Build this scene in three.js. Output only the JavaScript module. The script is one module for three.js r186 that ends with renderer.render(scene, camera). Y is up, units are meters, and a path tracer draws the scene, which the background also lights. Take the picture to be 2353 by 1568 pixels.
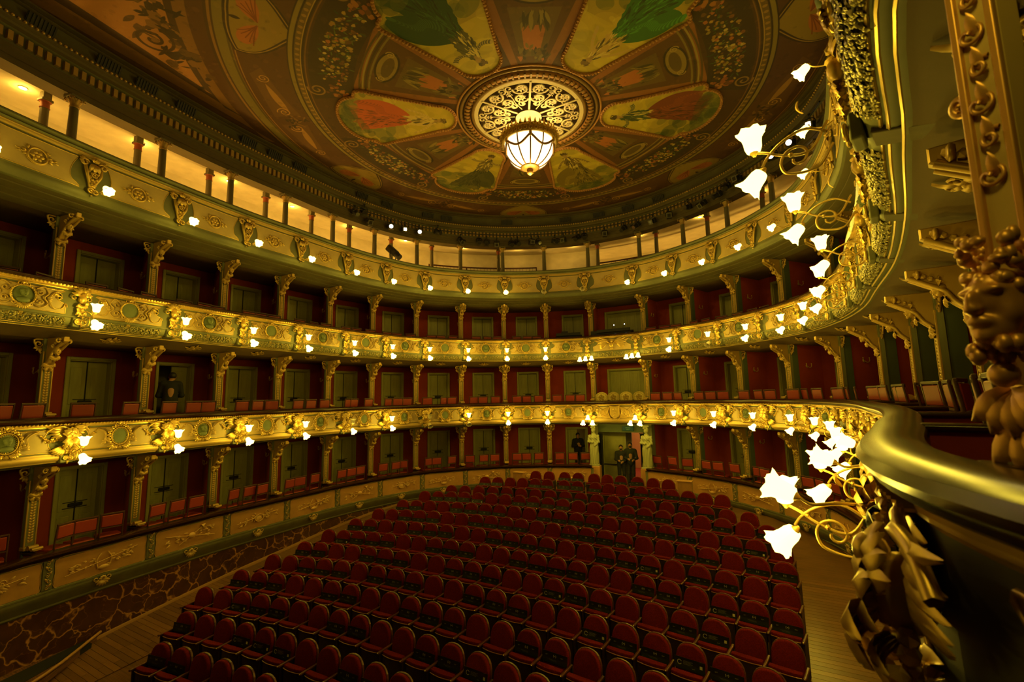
import * as THREE from 'three';
import { mergeGeometries, toCreasedNormals } from 'three/addons/utils/BufferGeometryUtils.js';
import { RoundedBoxGeometry } from 'three/addons/geometries/RoundedBoxGeometry.js';
import { MarchingCubes } from 'three/addons/objects/MarchingCubes.js';

// ---------------------------------------------------------------- camera, exposure
const E = 5.05;                                   // eye height above the front of the stalls floor
const scene = new THREE.Scene();
scene.background = new THREE.Color(0x000000);
const rad = (d) => d * Math.PI / 180;
const camera = new THREE.PerspectiveCamera(72.99, 2353 / 1568, 0.05, 120);
camera.rotation.order = 'YXZ';
camera.position.set(6.084, E, 19.858);
camera.rotation.set(rad(7.034), rad(30), rad(-1.197));
camera.focus = 13; camera.userData.fStop = 2.8;
const renderer = new THREE.WebGLRenderer({ antialias: true });
renderer.toneMapping = THREE.LinearToneMapping;
renderer.toneMappingExposure = 1.0;
renderer.shadowMap.enabled = true;

// light colours (linear): tungsten bulbs of the balcony brackets, warmer tubes of the gallery, the chandelier
const LAMP = new THREE.Color().setRGB(1, 0.715, 0.042);
const GAL = new THREE.Color().setRGB(1, 0.55, 0.07);
const CHAN = new THREE.Color().setRGB(1, 0.66, 0.12);
const I_LAMP = 1.05, I_LAMP4 = 0.75, I_GAL = 1.0, I_WASH = 9.5, I_CHAN = 28;

// ---------------------------------------------------------------- helpers
let seed = 12345;
const rnd = () => { seed = (seed + 0x6D2B79F5) | 0; let t = Math.imul(seed ^ (seed >>> 15), 1 | seed); t = (t + Math.imul(t ^ (t >>> 7), 61 | t)) ^ t; return ((t ^ (t >>> 14)) >>> 0) / 4294967296; };
const rr = (a, b) => a + (b - a) * rnd();
const used = {};
const numbered = (n) => { used[n] = (used[n] || 0) + 1; return used[n] === 1 ? n : n + '_' + String(used[n] - 1).padStart(3, '0'); };
const ORD = ['zeroth', 'first', 'second', 'third', 'fourth', 'fifth', 'sixth', 'seventh', 'eighth', 'ninth', 'tenth', 'eleventh', 'twelfth', 'thirteenth', 'fourteenth', 'fifteenth', 'sixteenth', 'seventeenth', 'eighteenth', 'nineteenth', 'twentieth', 'twenty-first', 'twenty-second', 'twenty-third', 'twenty-fourth'];
function tag(o, label, category, group, kind) { o.userData.label = label; o.userData.category = category; if (group) o.userData.group = group; if (kind) o.userData.kind = kind; return o; }
function thing(name, label, category, group, kind) { const g = new THREE.Group(); g.name = numbered(name); tag(g, label, category, group, kind); scene.add(g); return g; }
const struct = (name, label, category) => thing(name, label, category, null, 'structure');
function part(parent, name, geo, mat, label) { const m = new THREE.Mesh(geo, mat); m.name = name; m.castShadow = m.receiveShadow = true; if (label) m.userData.label = label; parent.add(m); return m; }
function stuffPart(parent, name, geo, mat) { const m = part(parent, name, geo, mat); m.userData.kind = 'stuff'; return m; }

const M4 = new THREE.Matrix4();
function xf(geo, { p = [0, 0, 0], r = [0, 0, 0], s = [1, 1, 1] } = {}) {
  const q = new THREE.Quaternion().setFromEuler(new THREE.Euler(...r)); if (typeof s === 'number') s = [s, s, s];
  geo.applyMatrix4(M4.compose(new THREE.Vector3(...p), q, new THREE.Vector3(...s))); return geo;
}
function bare(geo) { const g = geo.index ? geo.toNonIndexed() : geo; for (const k of Object.keys(g.attributes)) if (k !== 'position' && k !== 'normal') g.deleteAttribute(k); return g; }
function bareUV(geo) { const g = geo.index ? geo.toNonIndexed() : geo; for (const k of Object.keys(g.attributes)) if (!['position', 'normal', 'uv'].includes(k)) g.deleteAttribute(k); return g; }
const join = (list) => mergeGeometries(list.map(bare));
const joinUV = (list) => mergeGeometries(list.map(bareUV));
const box = (w, h, d, p, r) => xf(new THREE.BoxGeometry(w, h, d), { p, r });
const rbox = (w, h, d, rad_, p, r, seg = 1) => xf(new RoundedBoxGeometry(w, h, d, seg, rad_), { p, r });
const V = (x, y, z) => new THREE.Vector3(x, y, z);
function tube(pts, radius, seg = 24, rs = 5, closed = false) { return new THREE.TubeGeometry(new THREE.CatmullRomCurve3(pts.map((p) => p.isVector3 ? p : V(...p)), closed), seg, radius, rs, closed); }
function ico(x, y, z, r, d = 0, sy = 1, sz = 1) { return xf(new THREE.IcosahedronGeometry(r, d), { p: [x, y, z], r: [rnd() * 3, rnd() * 3, rnd() * 3], s: 1 }).scale(1, 1, 1); }
function ball(x, y, z, rx, ry, rz, w = 10, h = 7) { return xf(new THREE.SphereGeometry(1, w, h), { p: [x, y, z], s: [rx, ry ?? rx, rz ?? rx] }); }
function lathe(prof, seg = 14) { return new THREE.LatheGeometry(prof.map(([r, y]) => new THREE.Vector2(r, y)), seg); }

// ---------------------------------------------------------------- plan of the horseshoe (x right, z towards the stage)
const HALF = [[-7.59, 16.3], [-7.93, 14.37], [-8.17, 12.44], [-8.25, 10.55], [-8.32, 8.54], [-8.12, 6.61], [-7.54, 4.65], [-6.37, 2.96], [-4.89, 1.6], [-3.16, 0.64], [-1.2, 0]];
const COL = {}, FRONT = {};
HALF.forEach(([t, a], i) => { COL[i] = [t, a]; COL[21 - i] = [-t, a]; });
COL[-1] = [-7.1, 18.2]; COL[-2] = [-6.5, 20.1]; COL[-3] = [-5.8, 22]; COL[22] = [7.2, 18.2]; COL[23] = [7.95, 20.0]; COL[24] = [8.9, 21.6];
for (let i = -2; i <= 20; i++) { const a = COL[i - 1], b = COL[i + 1], l = Math.hypot(b[0] - a[0], b[1] - a[1]); FRONT[i] = [COL[i][0] - (b[1] - a[1]) / l * 0.9, COL[i][1] + (b[0] - a[0]) / l * 0.9]; }
FRONT[-3] = [-5.0, 21.7]; FRONT[21] = [6.70, 16.08]; FRONT[22] = [6.45, 18.05]; FRONT[23] = [7.15, 19.8]; FRONT[24] = [8.0, 21.3];
function spl(P, s) {
  const i = Math.max(-2, Math.min(22, Math.floor(s))), f = s - i, o = [0, 0];
  const p0 = P[i - 1], p1 = P[i], p2 = P[i + 1], p3 = P[i + 2] || [2 * P[i + 1][0] - P[i][0], 2 * P[i + 1][1] - P[i][1]];
  for (let k = 0; k < 2; k++) o[k] = 0.5 * (2 * p1[k] + (p2[k] - p0[k]) * f + (2 * p0[k] - 5 * p1[k] + 4 * p2[k] - p3[k]) * f * f + (3 * p1[k] - p0[k] - 3 * p2[k] + p3[k]) * f * f * f);
  return o;
}
// point at bay position s, n metres from the column line towards the hall (0.9 = balcony face)
function C(s, n) { const c = spl(COL, s), f = spl(FRONT, s), k = n / 0.9; return [c[0] + (f[0] - c[0]) * k, c[1] + (f[1] - c[1]) * k]; }
function P3(s, n, h) { const c = C(s, n); return V(c[0], h + E, c[1]); }
function turnAt(s) { const c = spl(COL, s), f = spl(FRONT, s); return Math.atan2(f[0] - c[0], f[1] - c[1]); }
function put(o, s, n, h) { o.position.copy(P3(s, n, h)); o.rotation.y = turnAt(s); return o; }

// sweep a profile [[n,h],...] along the curve from bay s0 to s1; uv in metres
function sweep(prof, s0, s1, per = 6, crease = 0.6) {
  const K = Math.max(2, Math.round((s1 - s0) * per)), pos = [], uv = [], idx = [], m = prof.length;
  let acc = 0, prev = null; const vs = [0]; for (let j = 1; j < m; j++) vs.push(vs[j - 1] + Math.hypot(prof[j][0] - prof[j - 1][0], prof[j][1] - prof[j - 1][1]));
  for (let k = 0; k <= K; k++) {
    const s = s0 + (s1 - s0) * k / K, c0 = C(s, 0.6); if (prev) acc += Math.hypot(c0[0] - prev[0], c0[1] - prev[1]); prev = c0;
    for (let j = 0; j < m; j++) { const c = C(s, prof[j][0]); pos.push(c[0], prof[j][1] + E, c[1]); uv.push(acc, vs[j]); }
  }
  for (let k = 0; k < K; k++) for (let j = 0; j < m - 1; j++) { const a = k * m + j, b = a + m; idx.push(a, a + 1, b, b, a + 1, b + 1); }
  const g = new THREE.BufferGeometry(); g.setAttribute('position', new THREE.Float32BufferAttribute(pos, 3)); g.setAttribute('uv', new THREE.Float32BufferAttribute(uv, 2)); g.setIndex(idx);
  g.computeVertexNormals();
  return crease ? toCreasedNormals(g, crease) : g;
}
// a bent slab on the balcony face: u across the bay (xl..xr may depend on y), height y0..y1, n0 = face, d = thickness
function slab(s0, xl, xr, y0, y1, n0, d, cols = 10, rows = 6, nOf = null) {
  const pos = [], uv = [], idx = []; const W = cols + 3, Hh = rows + 3;
  for (let r = 0; r < Hh; r++) for (let c = 0; c < W; c++) {
    const edge = r === 0 || c === 0 || r === Hh - 1 || c === W - 1;
    const y = y0 + (y1 - y0) * Math.min(rows, Math.max(0, r - 1)) / rows, u = Math.min(cols, Math.max(0, c - 1)) / cols;
    const a = typeof xl === 'function' ? xl((y - y0) / (y1 - y0)) : xl, b = typeof xr === 'function' ? xr((y - y0) / (y1 - y0)) : xr, x = a + (b - a) * u;
    const p = C(s0 + x, n0 + (nOf ? nOf((y - y0) / (y1 - y0)) : 0) + (edge ? 0 : d)); pos.push(p[0], y + E, p[1]); uv.push(x * 1.97, y);
  }
  for (let r = 0; r < Hh - 1; r++) for (let c = 0; c < W - 1; c++) { const a = r * W + c, b = a + W; idx.push(a, a + 1, b, b, a + 1, b + 1); }
  const g = new THREE.BufferGeometry(); g.setAttribute('position', new THREE.Float32BufferAttribute(pos, 3)); g.setAttribute('uv', new THREE.Float32BufferAttribute(uv, 2)); g.setIndex(idx); g.computeVertexNormals();
  return toCreasedNormals(g, 0.7);
}
// raised moulding along a closed outline given in (bay fraction, height)
function outline(s0, pts, n0, r, seg = 90, nOf = null) { return tube(pts.map(([x, y]) => P3(s0 + x, n0 + (nOf ? nOf(y) : 0), y)), r, seg, 4, true); }

// ---------------------------------------------------------------- procedural textures
function hash2(x, y, s) { let h = Math.imul(x, 374761393) ^ Math.imul(y, 668265263) ^ Math.imul(s, 1274126177); h = Math.imul(h ^ (h >>> 13), 1274126177); return ((h ^ (h >>> 16)) >>> 0) / 4294967296; }
function vnoise(x, y, per, s) { const xi = Math.floor(x), yi = Math.floor(y), fx = x - xi, fy = y - yi, u = fx * fx * (3 - 2 * fx), v = fy * fy * (3 - 2 * fy), w = (a) => ((a % per) + per) % per; const a = hash2(w(xi), w(yi), s), b = hash2(w(xi + 1), w(yi), s), c = hash2(w(xi), w(yi + 1), s), d = hash2(w(xi + 1), w(yi + 1), s); return a + (b - a) * u + (c - a) * v + (a - b - c + d) * u * v; }
function fbm(x, y, per, s, o = 4) { let t = 0, a = 0.5, n = 0; for (let i = 0; i < o; i++) { t += a * vnoise(x, y, per, s + i); n += a; x *= 2; y *= 2; per *= 2; a *= 0.5; } return t / n; }
function tex(w, h, fn, srgb = true) {
  const d = new Uint8Array(w * h * 4); for (let y = 0; y < h; y++) for (let x = 0; x < w; x++) { const c = fn(x / w, y / h), k = (y * w + x) * 4; d[k] = c[0]; d[k + 1] = c[1]; d[k + 2] = c[2]; d[k + 3] = 255; }
  const t = new THREE.DataTexture(d, w, h); t.wrapS = t.wrapT = THREE.RepeatWrapping; t.magFilter = THREE.LinearFilter; t.minFilter = THREE.LinearMipmapLinearFilter; t.generateMipmaps = true; if (srgb) t.colorSpace = THREE.SRGBColorSpace; t.needsUpdate = true; return t;
}
const mixc = (a, b, k) => [a[0] + (b[0] - a[0]) * k, a[1] + (b[1] - a[1]) * k, a[2] + (b[2] - a[2]) * k];
const rep = (t, x, y) => { const c = t.clone(); c.repeat.set(x, y); c.needsUpdate = true; return c; };
const plasterT = tex(256, 256, (u, v) => { const k = fbm(u * 6, v * 6, 6, 3, 5), q = 0.86 + 0.14 * k; return [255 * q, 255 * q, 255 * q]; });
const bumpT = tex(256, 256, (u, v) => { const k = 255 * fbm(u * 16, v * 16, 16, 9, 4); return [k, k, k]; }, false);
const woodT = tex(256, 256, (u, v) => { const w = fbm(u * 3, v * 40, 40, 5, 4), k = 0.55 + 0.45 * w + 0.12 * Math.sin((v * 30 + 5 * fbm(u * 2, v * 3, 3, 8, 2)) * 6.283); return [255 * Math.min(1, k), 250 * Math.min(1, k), 245 * Math.min(1, k)]; });
const clothT = tex(128, 128, (u, v) => { const k = 0.75 + 0.25 * hash2(Math.floor(u * 128), Math.floor(v * 128), 4); return [255 * k, 255 * k, 255 * k]; });
const cloth2 = clothT;
// dark red-brown marble with tangled ochre veins
const marbleT = (() => {
  const N = 46, pts = []; let s = 77; const r = () => { s = (Math.imul(s, 1664525) + 1013904223) >>> 0; return s / 4294967296; };
  for (let i = 0; i < N; i++) pts.push([r() * 2, r()]);
  return tex(1024, 512, (u, v) => {
    const wx = u * 2 + 0.10 * (fbm(u * 14, v * 7, 14, 21, 4) - 0.5) * 2, wy = v + 0.10 * (fbm(u * 14, v * 7, 14, 41, 4) - 0.5) * 2; let a = 9, b = 9;
    for (const p of pts) { let dx = Math.abs(wx - p[0]); dx = Math.min(dx, 2 - dx); let dy = Math.abs(wy - p[1]); dy = Math.min(dy, 1 - dy); const d = dx * dx + dy * dy; if (d < a) { b = a; a = d; } else if (d < b) b = d; }
    const e = Math.sqrt(b) - Math.sqrt(a), th = 0.012 + 0.02 * fbm(u * 8, v * 4, 8, 61, 2), m = Math.max(0, 1 - e / th), g = fbm(u * 20, v * 10, 20, 71, 4), fine = Math.max(0, 1 - Math.abs(fbm(u * 16, v * 8, 16, 91, 4) - 0.5) * 40) * 0.35;
    const base = mixc([58, 26, 16], [92, 50, 28], g); return mixc(base, [214, 160, 92], Math.min(1, Math.max(m * 0.9, fine)));
  });
})();

// ---------------------------------------------------------------- materials
const std = (o) => new THREE.MeshStandardMaterial(o);
const lin = (r, g, b) => new THREE.Color().setRGB(r, g, b);
const MAT = {
  cream: std({ color: lin(0.50, 0.35, 0.15), roughness: 0.55, map: plasterT, bumpMap: bumpT, bumpScale: 0.002 }),
  celadon: std({ color: lin(0.155, 0.15, 0.075), roughness: 0.6, map: plasterT }),
  gold: std({ color: lin(0.60, 0.40, 0.11), roughness: 0.36, metalness: 0.6 }),
  pillarGold: std({ color: lin(0.40, 0.245, 0.06), roughness: 0.42, metalness: 0.45 }),
  leafBronze: std({ color: lin(0.26, 0.21, 0.085), roughness: 0.34, metalness: 0.55 }),
  goldDull: std({ color: lin(0.44, 0.29, 0.095), roughness: 0.5, metalness: 0.4 }),
  bronze: std({ color: lin(0.30, 0.17, 0.07), roughness: 0.4, metalness: 0.6 }),
  greenMed: std({ color: lin(0.16, 0.19, 0.09), roughness: 0.65, map: plasterT }),
  tan: std({ color: lin(0.48, 0.24, 0.07), roughness: 0.6, map: plasterT }),
  tanRelief: std({ color: lin(0.56, 0.33, 0.11), roughness: 0.5 }),
  railWood: std({ color: lin(0.045, 0.014, 0.005), roughness: 0.24, map: woodT }),
  darkWood: std({ color: lin(0.10, 0.035, 0.015), roughness: 0.4, map: woodT }),
  redWall: std({ color: lin(0.36, 0.036, 0.013), roughness: 0.85, map: plasterT }),
  doorGreen: std({ color: lin(0.44, 0.42, 0.14), roughness: 0.55, map: plasterT }),
  sideGreen: std({ color: lin(0.085, 0.11, 0.06), roughness: 0.7 }),
  soffit: std({ color: lin(0.12, 0.092, 0.038), roughness: 0.7, map: plasterT }),
  soffitBrown: std({ color: lin(0.12, 0.07, 0.026), roughness: 0.75, map: plasterT }),
  boxFloor: std({ color: lin(0.10, 0.03, 0.02), roughness: 0.9 }),
  iron: std({ color: lin(0.02, 0.018, 0.016), roughness: 0.5, metalness: 0.4 }),
  black: std({ color: lin(0.012, 0.011, 0.011), roughness: 0.6 }),
  blackCloth: std({ color: lin(0.008, 0.007, 0.007), roughness: 0.95 }),
  velvet: new THREE.MeshPhysicalMaterial({ color: lin(0.17, 0.011, 0.008), roughness: 1.0, map: clothT, specularIntensity: 0.12, sheen: 0.25, sheenRoughness: 0.6, sheenColor: lin(0.4, 0.03, 0.02) }),
  leather: std({ color: lin(0.28, 0.03, 0.02), roughness: 0.45 }),
  marble: std({ color: 0xffffff, roughness: 0.35, map: marbleT }),
  white: std({ color: lin(0.75, 0.70, 0.58), roughness: 0.8, map: plasterT }),
  galleryWall: std({ color: lin(0.72, 0.66, 0.5), roughness: 0.85, map: plasterT }),
  shade: std({ color: lin(0.9, 0.85, 0.7), emissive: lin(1, 0.78, 0.17), emissiveIntensity: 5, roughness: 0.5, side: THREE.DoubleSide }),
  shadeOff: std({ color: lin(0.6, 0.52, 0.36), roughness: 0.35 }),
  stageDark: std({ color: lin(0.03, 0.022, 0.018), roughness: 0.9 }),
};
for (const k of ['cream', 'celadon', 'tan', 'redWall', 'soffit', 'soffitBrown', 'galleryWall', 'white', 'doorGreen']) { MAT[k].map = rep(plasterT, 0.7, 0.7); }

// ---------------------------------------------------------------- names of places
const TIER = { 1: 'ground', 2: 'second', 3: 'third', 4: 'gallery' };
const bayWord = (i) => i === 10 ? 'in the central bay' : i < 10 ? `${ORD[10 - i]} bay left of the centre` : `${ORD[i - 10]} bay right of the centre`;
const colWord = (i) => i <= 10 ? `${ORD[11 - i]} pillar left of the centre` : `${ORD[i - 10]} pillar right of the centre`;
const FLOOR = { 1: -3.45, 2: -0.90, 3: 1.78, 4: 4.62 };
const SOFFIT = { 1: -1.22, 2: 1.48, 3: 4.24 };
const DOORTOP = { 1: -1.45, 2: 1.26, 3: 4.02 };
const RAIL = { 1: -2.92, 2: -0.2, 3: 2.62, 4: 5.7 };
const floorY = (a) => 0.102 * (15 - Math.max(a, 3));

// ---------------------------------------------------------------- the stalls floor and the stage side
{
  const f = struct('floor', 'sloping brown plank floor of the stalls', 'floor');
  const g = new THREE.PlaneGeometry(24, 26, 1, 26); xf(g, { r: [-Math.PI / 2, 0, 0] }); const p = g.attributes.position;
  for (let k = 0; k < p.count; k++) { const z = p.getZ(k) + 9; p.setXYZ(k, p.getX(k), floorY(z) - 0.02, z); }
  g.computeVertexNormals(); for (let k = 0; k < p.count; k++) g.attributes.uv.setXY(k, p.getX(k), p.getZ(k) * 1);
  const wt = woodT.clone(); wt.repeat.set(0.6, 1.6); wt.needsUpdate = true;
  const fm = [0.30, 0.24, 0.36].map((k) => std({ color: lin(0.95 * k, 0.46 * k, 0.15 * k), roughness: 0.3, map: wt }));
  part(f, 'floor_base', g, fm[1]);
  // single boards of the two side aisles
  const W = 0.118;
  const geos = [0, 1].map((k) => { const b = new THREE.BoxGeometry(1, 0.02, W - 0.006); return b; });
  const lay = (t0, t1of, a0, a1, t0of) => { let n = 0; for (let a = a0; a < a1; a += W) {
    const ta = t0of ? t0of(a) : t0, tb = t1of(a); let x = ta; while (x < tb - 0.05) { const L = Math.min(tb - x, rr(0.7, 1.9)); const m = part(f, 'plank', geos[0], fm[Math.floor(rnd() * 3)]); m.scale.x = L - 0.004; m.position.set(x + L / 2, floorY(a) - 0.012, a); m.rotation.x = Math.atan(0.102); x += L; n++; } } return n; };
  lay(6.0, (a) => a < 6 ? 6.9 : Math.min(7.75, 6.9 + (a - 6) * 0.35), 7.0, 14.6);
  lay(0, () => -5.5, 12.2, 16.6, () => -7.7);
}
{
  const w = struct('wall_stage', 'dark wall and shut curtain at the stage end', 'wall');
  part(w, 'curtain', box(30, 18, 0.2, [0, 6, 27]), MAT.stageDark);
  for (const s of [-1, 1]) part(w, 'side_wall', box(0.2, 18, 9, [s * 12.6, 6, 23.5]), MAT.stageDark);
  part(w, 'stage_floor', box(30, 0.2, 10, [0, -1.2, 24]), MAT.stageDark);
}

// ---------------------------------------------------------------- box walls, partitions, doors, slabs of each tier
const SH = { 0: 0.62, 1: 0.63, 2: 0.65, 3: 0.78, 4: 0.8, 5: 0.75, 6: 0.6, 7: 0.33, 8: 0.16, 9: 0.07, 10: 0.0 };
function rear(i) { const k = i <= 10 ? i : 21 - i, sh = (SH[Math.max(0, Math.min(10, k))]) * (i <= 10 ? 1 : -1), c = C(i, -1.5), th = turnAt(i); return [c[0] + Math.cos(th) * sh, c[1] - Math.sin(th) * sh]; }
const CORR = [];      // bays whose door stands open: light comes from the corridor behind
const doorLeaf = (() => { const fr = 0.07; return (w, h) => ({
  leaf: box(w - 0.006, h, 0.045, [0, h / 2, 0]),
  up: rbox(w - 0.2, h * 0.46, 0.03, 0.012, [0, h * 0.70, 0.02]), low: rbox(w - 0.2, h * 0.30, 0.03, 0.012, [0, h * 0.25, 0.02]) }); })();
function buildDoor(i, T, cx, cz, turn, w, h, leaves, open) {
  const d = struct('door_' + (++doorCount), `${leaves > 2 ? 'wide ' : ''}pale green panelled door of the ${TIER[T]} tier, ${bayWord(i)}`, 'door');
  d.position.set(cx, FLOOR[T] + E, cz); d.rotation.y = turn;
  const f = 0.075;
  for (const s of [-1, 1]) part(d, 'door_frame', rbox(f, h + f, 0.05, 0.012, [s * (w / 2 + f / 2), (h + f) / 2, 0.02]), MAT.doorGreen);
  part(d, 'door_frame', rbox(w, f, 0.05, 0.012, [0, h + f / 2, 0.02]), MAT.doorGreen);
  for (const s of [-1, 1]) part(d, 'jamb', box(0.02, h, 0.24, [s * (w / 2 - 0.01), h / 2, -0.12]), MAT.doorGreen);
  part(d, 'jamb', box(w, 0.02, 0.24, [0, h - 0.01, -0.12]), MAT.doorGreen);
  const lw = (w - 0.04) / leaves, L = doorLeaf(lw, h - 0.03);
  for (let k = 0; k < leaves; k++) {
    const g = new THREE.Group(); g.name = 'leaf'; const x = -w / 2 + 0.02 + lw * (k + 0.5); g.position.set(x, 0, -0.2);
    if (open === 'half' && k === 1) { g.position.set(w / 2 - 0.03, 0, -0.2 - lw / 2); g.rotation.y = rad(80); }
    if (open === 'left' && k === 0) { g.position.set(-w / 2 + 0.03, 0, -0.2 - lw / 2); g.rotation.y = rad(-84); }
    d.add(g); part(g, 'board', L.leaf, MAT.doorGreen); part(g, 'upper_panel', L.up, MAT.doorGreen); part(g, 'lower_panel', L.low, MAT.doorGreen);
  }
  if (leaves === 2 && !open) {
    part(d, 'meeting_bar', box(0.022, h - 0.04, 0.02, [0, h / 2, -0.165]), MAT.iron);
    if (T < 3) { const b = part(d, 'lock', rbox(0.3, 0.09, 0.05, 0.02, [0, 1.02, -0.15]), MAT.iron); part(b, 'bolt', join([box(0.5, 0.018, 0.02, [0, 1.09, -0.165]), box(0.5, 0.018, 0.02, [0, 0.95, -0.165])]), MAT.iron); }
  }
  return d;
}
let doorCount = 0;
const S0 = -1.9, S1 = 22.95;
for (const T of [1, 2, 3]) {
  const w = struct('wall_' + ['', 'ground_tier', 'second_tier', 'third_tier'][T], `dark red plaster back wall of the ${TIER[T]} tier boxes`, 'wall');
  const h = SOFFIT[T] - FLOOR[T];
  for (let i = -1; i <= 21; i++) {
    const a = rear(i), b = rear(i + 1), L = Math.hypot(b[0] - a[0], b[1] - a[1]), turn = Math.atan2(-(b[1] - a[1]), b[0] - a[0]);
    const cx = (a[0] + b[0]) / 2, cz = (a[1] + b[1]) / 2, wide = i === 10;
    const dw = wide ? 1.9 : 0.92, dh = DOORTOP[T] - FLOOR[T] - 0.075, seg = [];
    const sw = (L - dw) / 2;
    if (sw > 0.02) { seg.push(box(sw + 0.1, h, 0.06, [-(dw / 2 + sw / 2 + 0.05), h / 2, -0.03]), box(sw + 0.1, h, 0.06, [dw / 2 + sw / 2 + 0.05, h / 2, -0.03])); }
    seg.push(box(dw, h - dh, 0.06, [0, dh + (h - dh) / 2, -0.03]));
    const m = part(w, 'wall_segment', joinUV(seg), MAT.redWall); m.position.set(cx, FLOOR[T] + E, cz); m.rotation.y = turn;
    if (T === 1 && wide) continue;
    const open = T === 2 && i === 1 ? 'left' : T === 1 && i === 9 ? 'half' : null;
    if (i >= -1 && i <= 18) { buildDoor(i, T, cx, cz, turn, dw, dh, wide ? 4 : 2, open); if (open) CORR.push([cx, FLOOR[T] + E, cz, turn, open]); }
  }
  // partitions between the boxes
  const pw = struct('wall_partitions_' + ['', 'ground_tier', 'second_tier', 'third_tier'][T], `red partitions between the ${TIER[T]} tier boxes`, 'wall');
  for (let i = -1; i <= 22; i++) {
    const a = C(i, -0.02), b = rear(i), L = Math.hypot(b[0] - a[0], b[1] - a[1]);
    if (T === 1 && (i === 10 || i === 11)) { /* the entrance passage keeps its partitions too */ }
    const m = part(pw, 'partition', box(0.07, h, L, [0, h / 2, 0]), MAT.redWall); m.position.set((a[0] + b[0]) / 2, FLOOR[T] + E, (a[1] + b[1]) / 2); m.rotation.y = Math.atan2(a[0] - b[0], a[1] - b[1]);
    const k = 0.3 / L, e = part(pw, 'green_end', box(0.15, h - 0.02, 0.3, [0, h / 2, 0]), MAT.sideGreen); e.position.set(a[0] + (b[0] - a[0]) * k * 0.5, FLOOR[T] + E, a[1] + (b[1] - a[1]) * k * 0.5); e.rotation.y = m.rotation.y;
  }
  const fl = struct('floor_' + ['', 'ground_tier', 'second_tier', 'third_tier'][T], `dark floor of the ${TIER[T]} tier boxes`, 'floor');
  const cut = T === 1 ? [[S0, 10.02], [10.98, S1]] : [[S0, S1]];
  for (const [s0, s1] of cut) part(fl, 'slab', sweep([[T === 1 ? 0.5 : 0.72, FLOOR[T]], [-2.6, FLOOR[T]], [-2.6, FLOOR[T] - 0.1], [0.5, FLOOR[T] - 0.1]], s0, s1, 4), MAT.boxFloor);
  const cl = struct('ceiling_' + ['', 'ground_tier', 'second_tier', 'third_tier'][T], `dim plaster ceiling inside the ${TIER[T]} tier boxes`, 'ceiling');
  part(cl, 'box_ceiling', sweep([[0.02, SOFFIT[T]], [-2.6, SOFFIT[T]], [-2.6, SOFFIT[T] + 0.1]], S0, S1, 4), MAT.soffitBrown);
}
// the corridor behind the two open doors
for (const [x, y, z, turn, kind] of CORR) {
  const g = struct('wall_corridor', kind === 'left' ? 'yellow corridor wall seen through the open second tier door' : 'orange corridor wall seen through the open ground tier door', 'wall');
  g.position.set(x, y, z); g.rotation.y = turn;
  part(g, 'back_wall', box(2.4, 2.9, 0.06, [0, 1.4, -1.6]), MAT.galleryWall);
  for (const s of [-1, 1]) part(g, 'side_wall', box(0.06, 2.9, 1.5, [s * 1.2, 1.4, -0.85]), MAT.galleryWall);
  part(g, 'corridor_ceiling', box(2.4, 0.06, 1.5, [0, 2.75, -0.85]), MAT.galleryWall);
  part(g, 'corridor_floor', box(2.4, 0.06, 1.5, [0, -0.03, -0.85]), MAT.boxFloor);
  const b = part(g, 'ceiling_lamp', xf(new THREE.CylinderGeometry(0.09, 0.09, 0.03, 16), { p: [kind === 'left' ? -0.5 : 0, 2.69, -0.9] }), std({ color: 0xffffff, emissive: lin(1, 0.8, 0.4), emissiveIntensity: 6 }));
  const l = new THREE.PointLight(GAL, kind === 'left' ? 2.2 : 1.6, 0, 2); l.position.set(kind === 'left' ? -0.5 : 0, 2.6, -0.9); l.castShadow = true; g.add(l);
}

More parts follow.
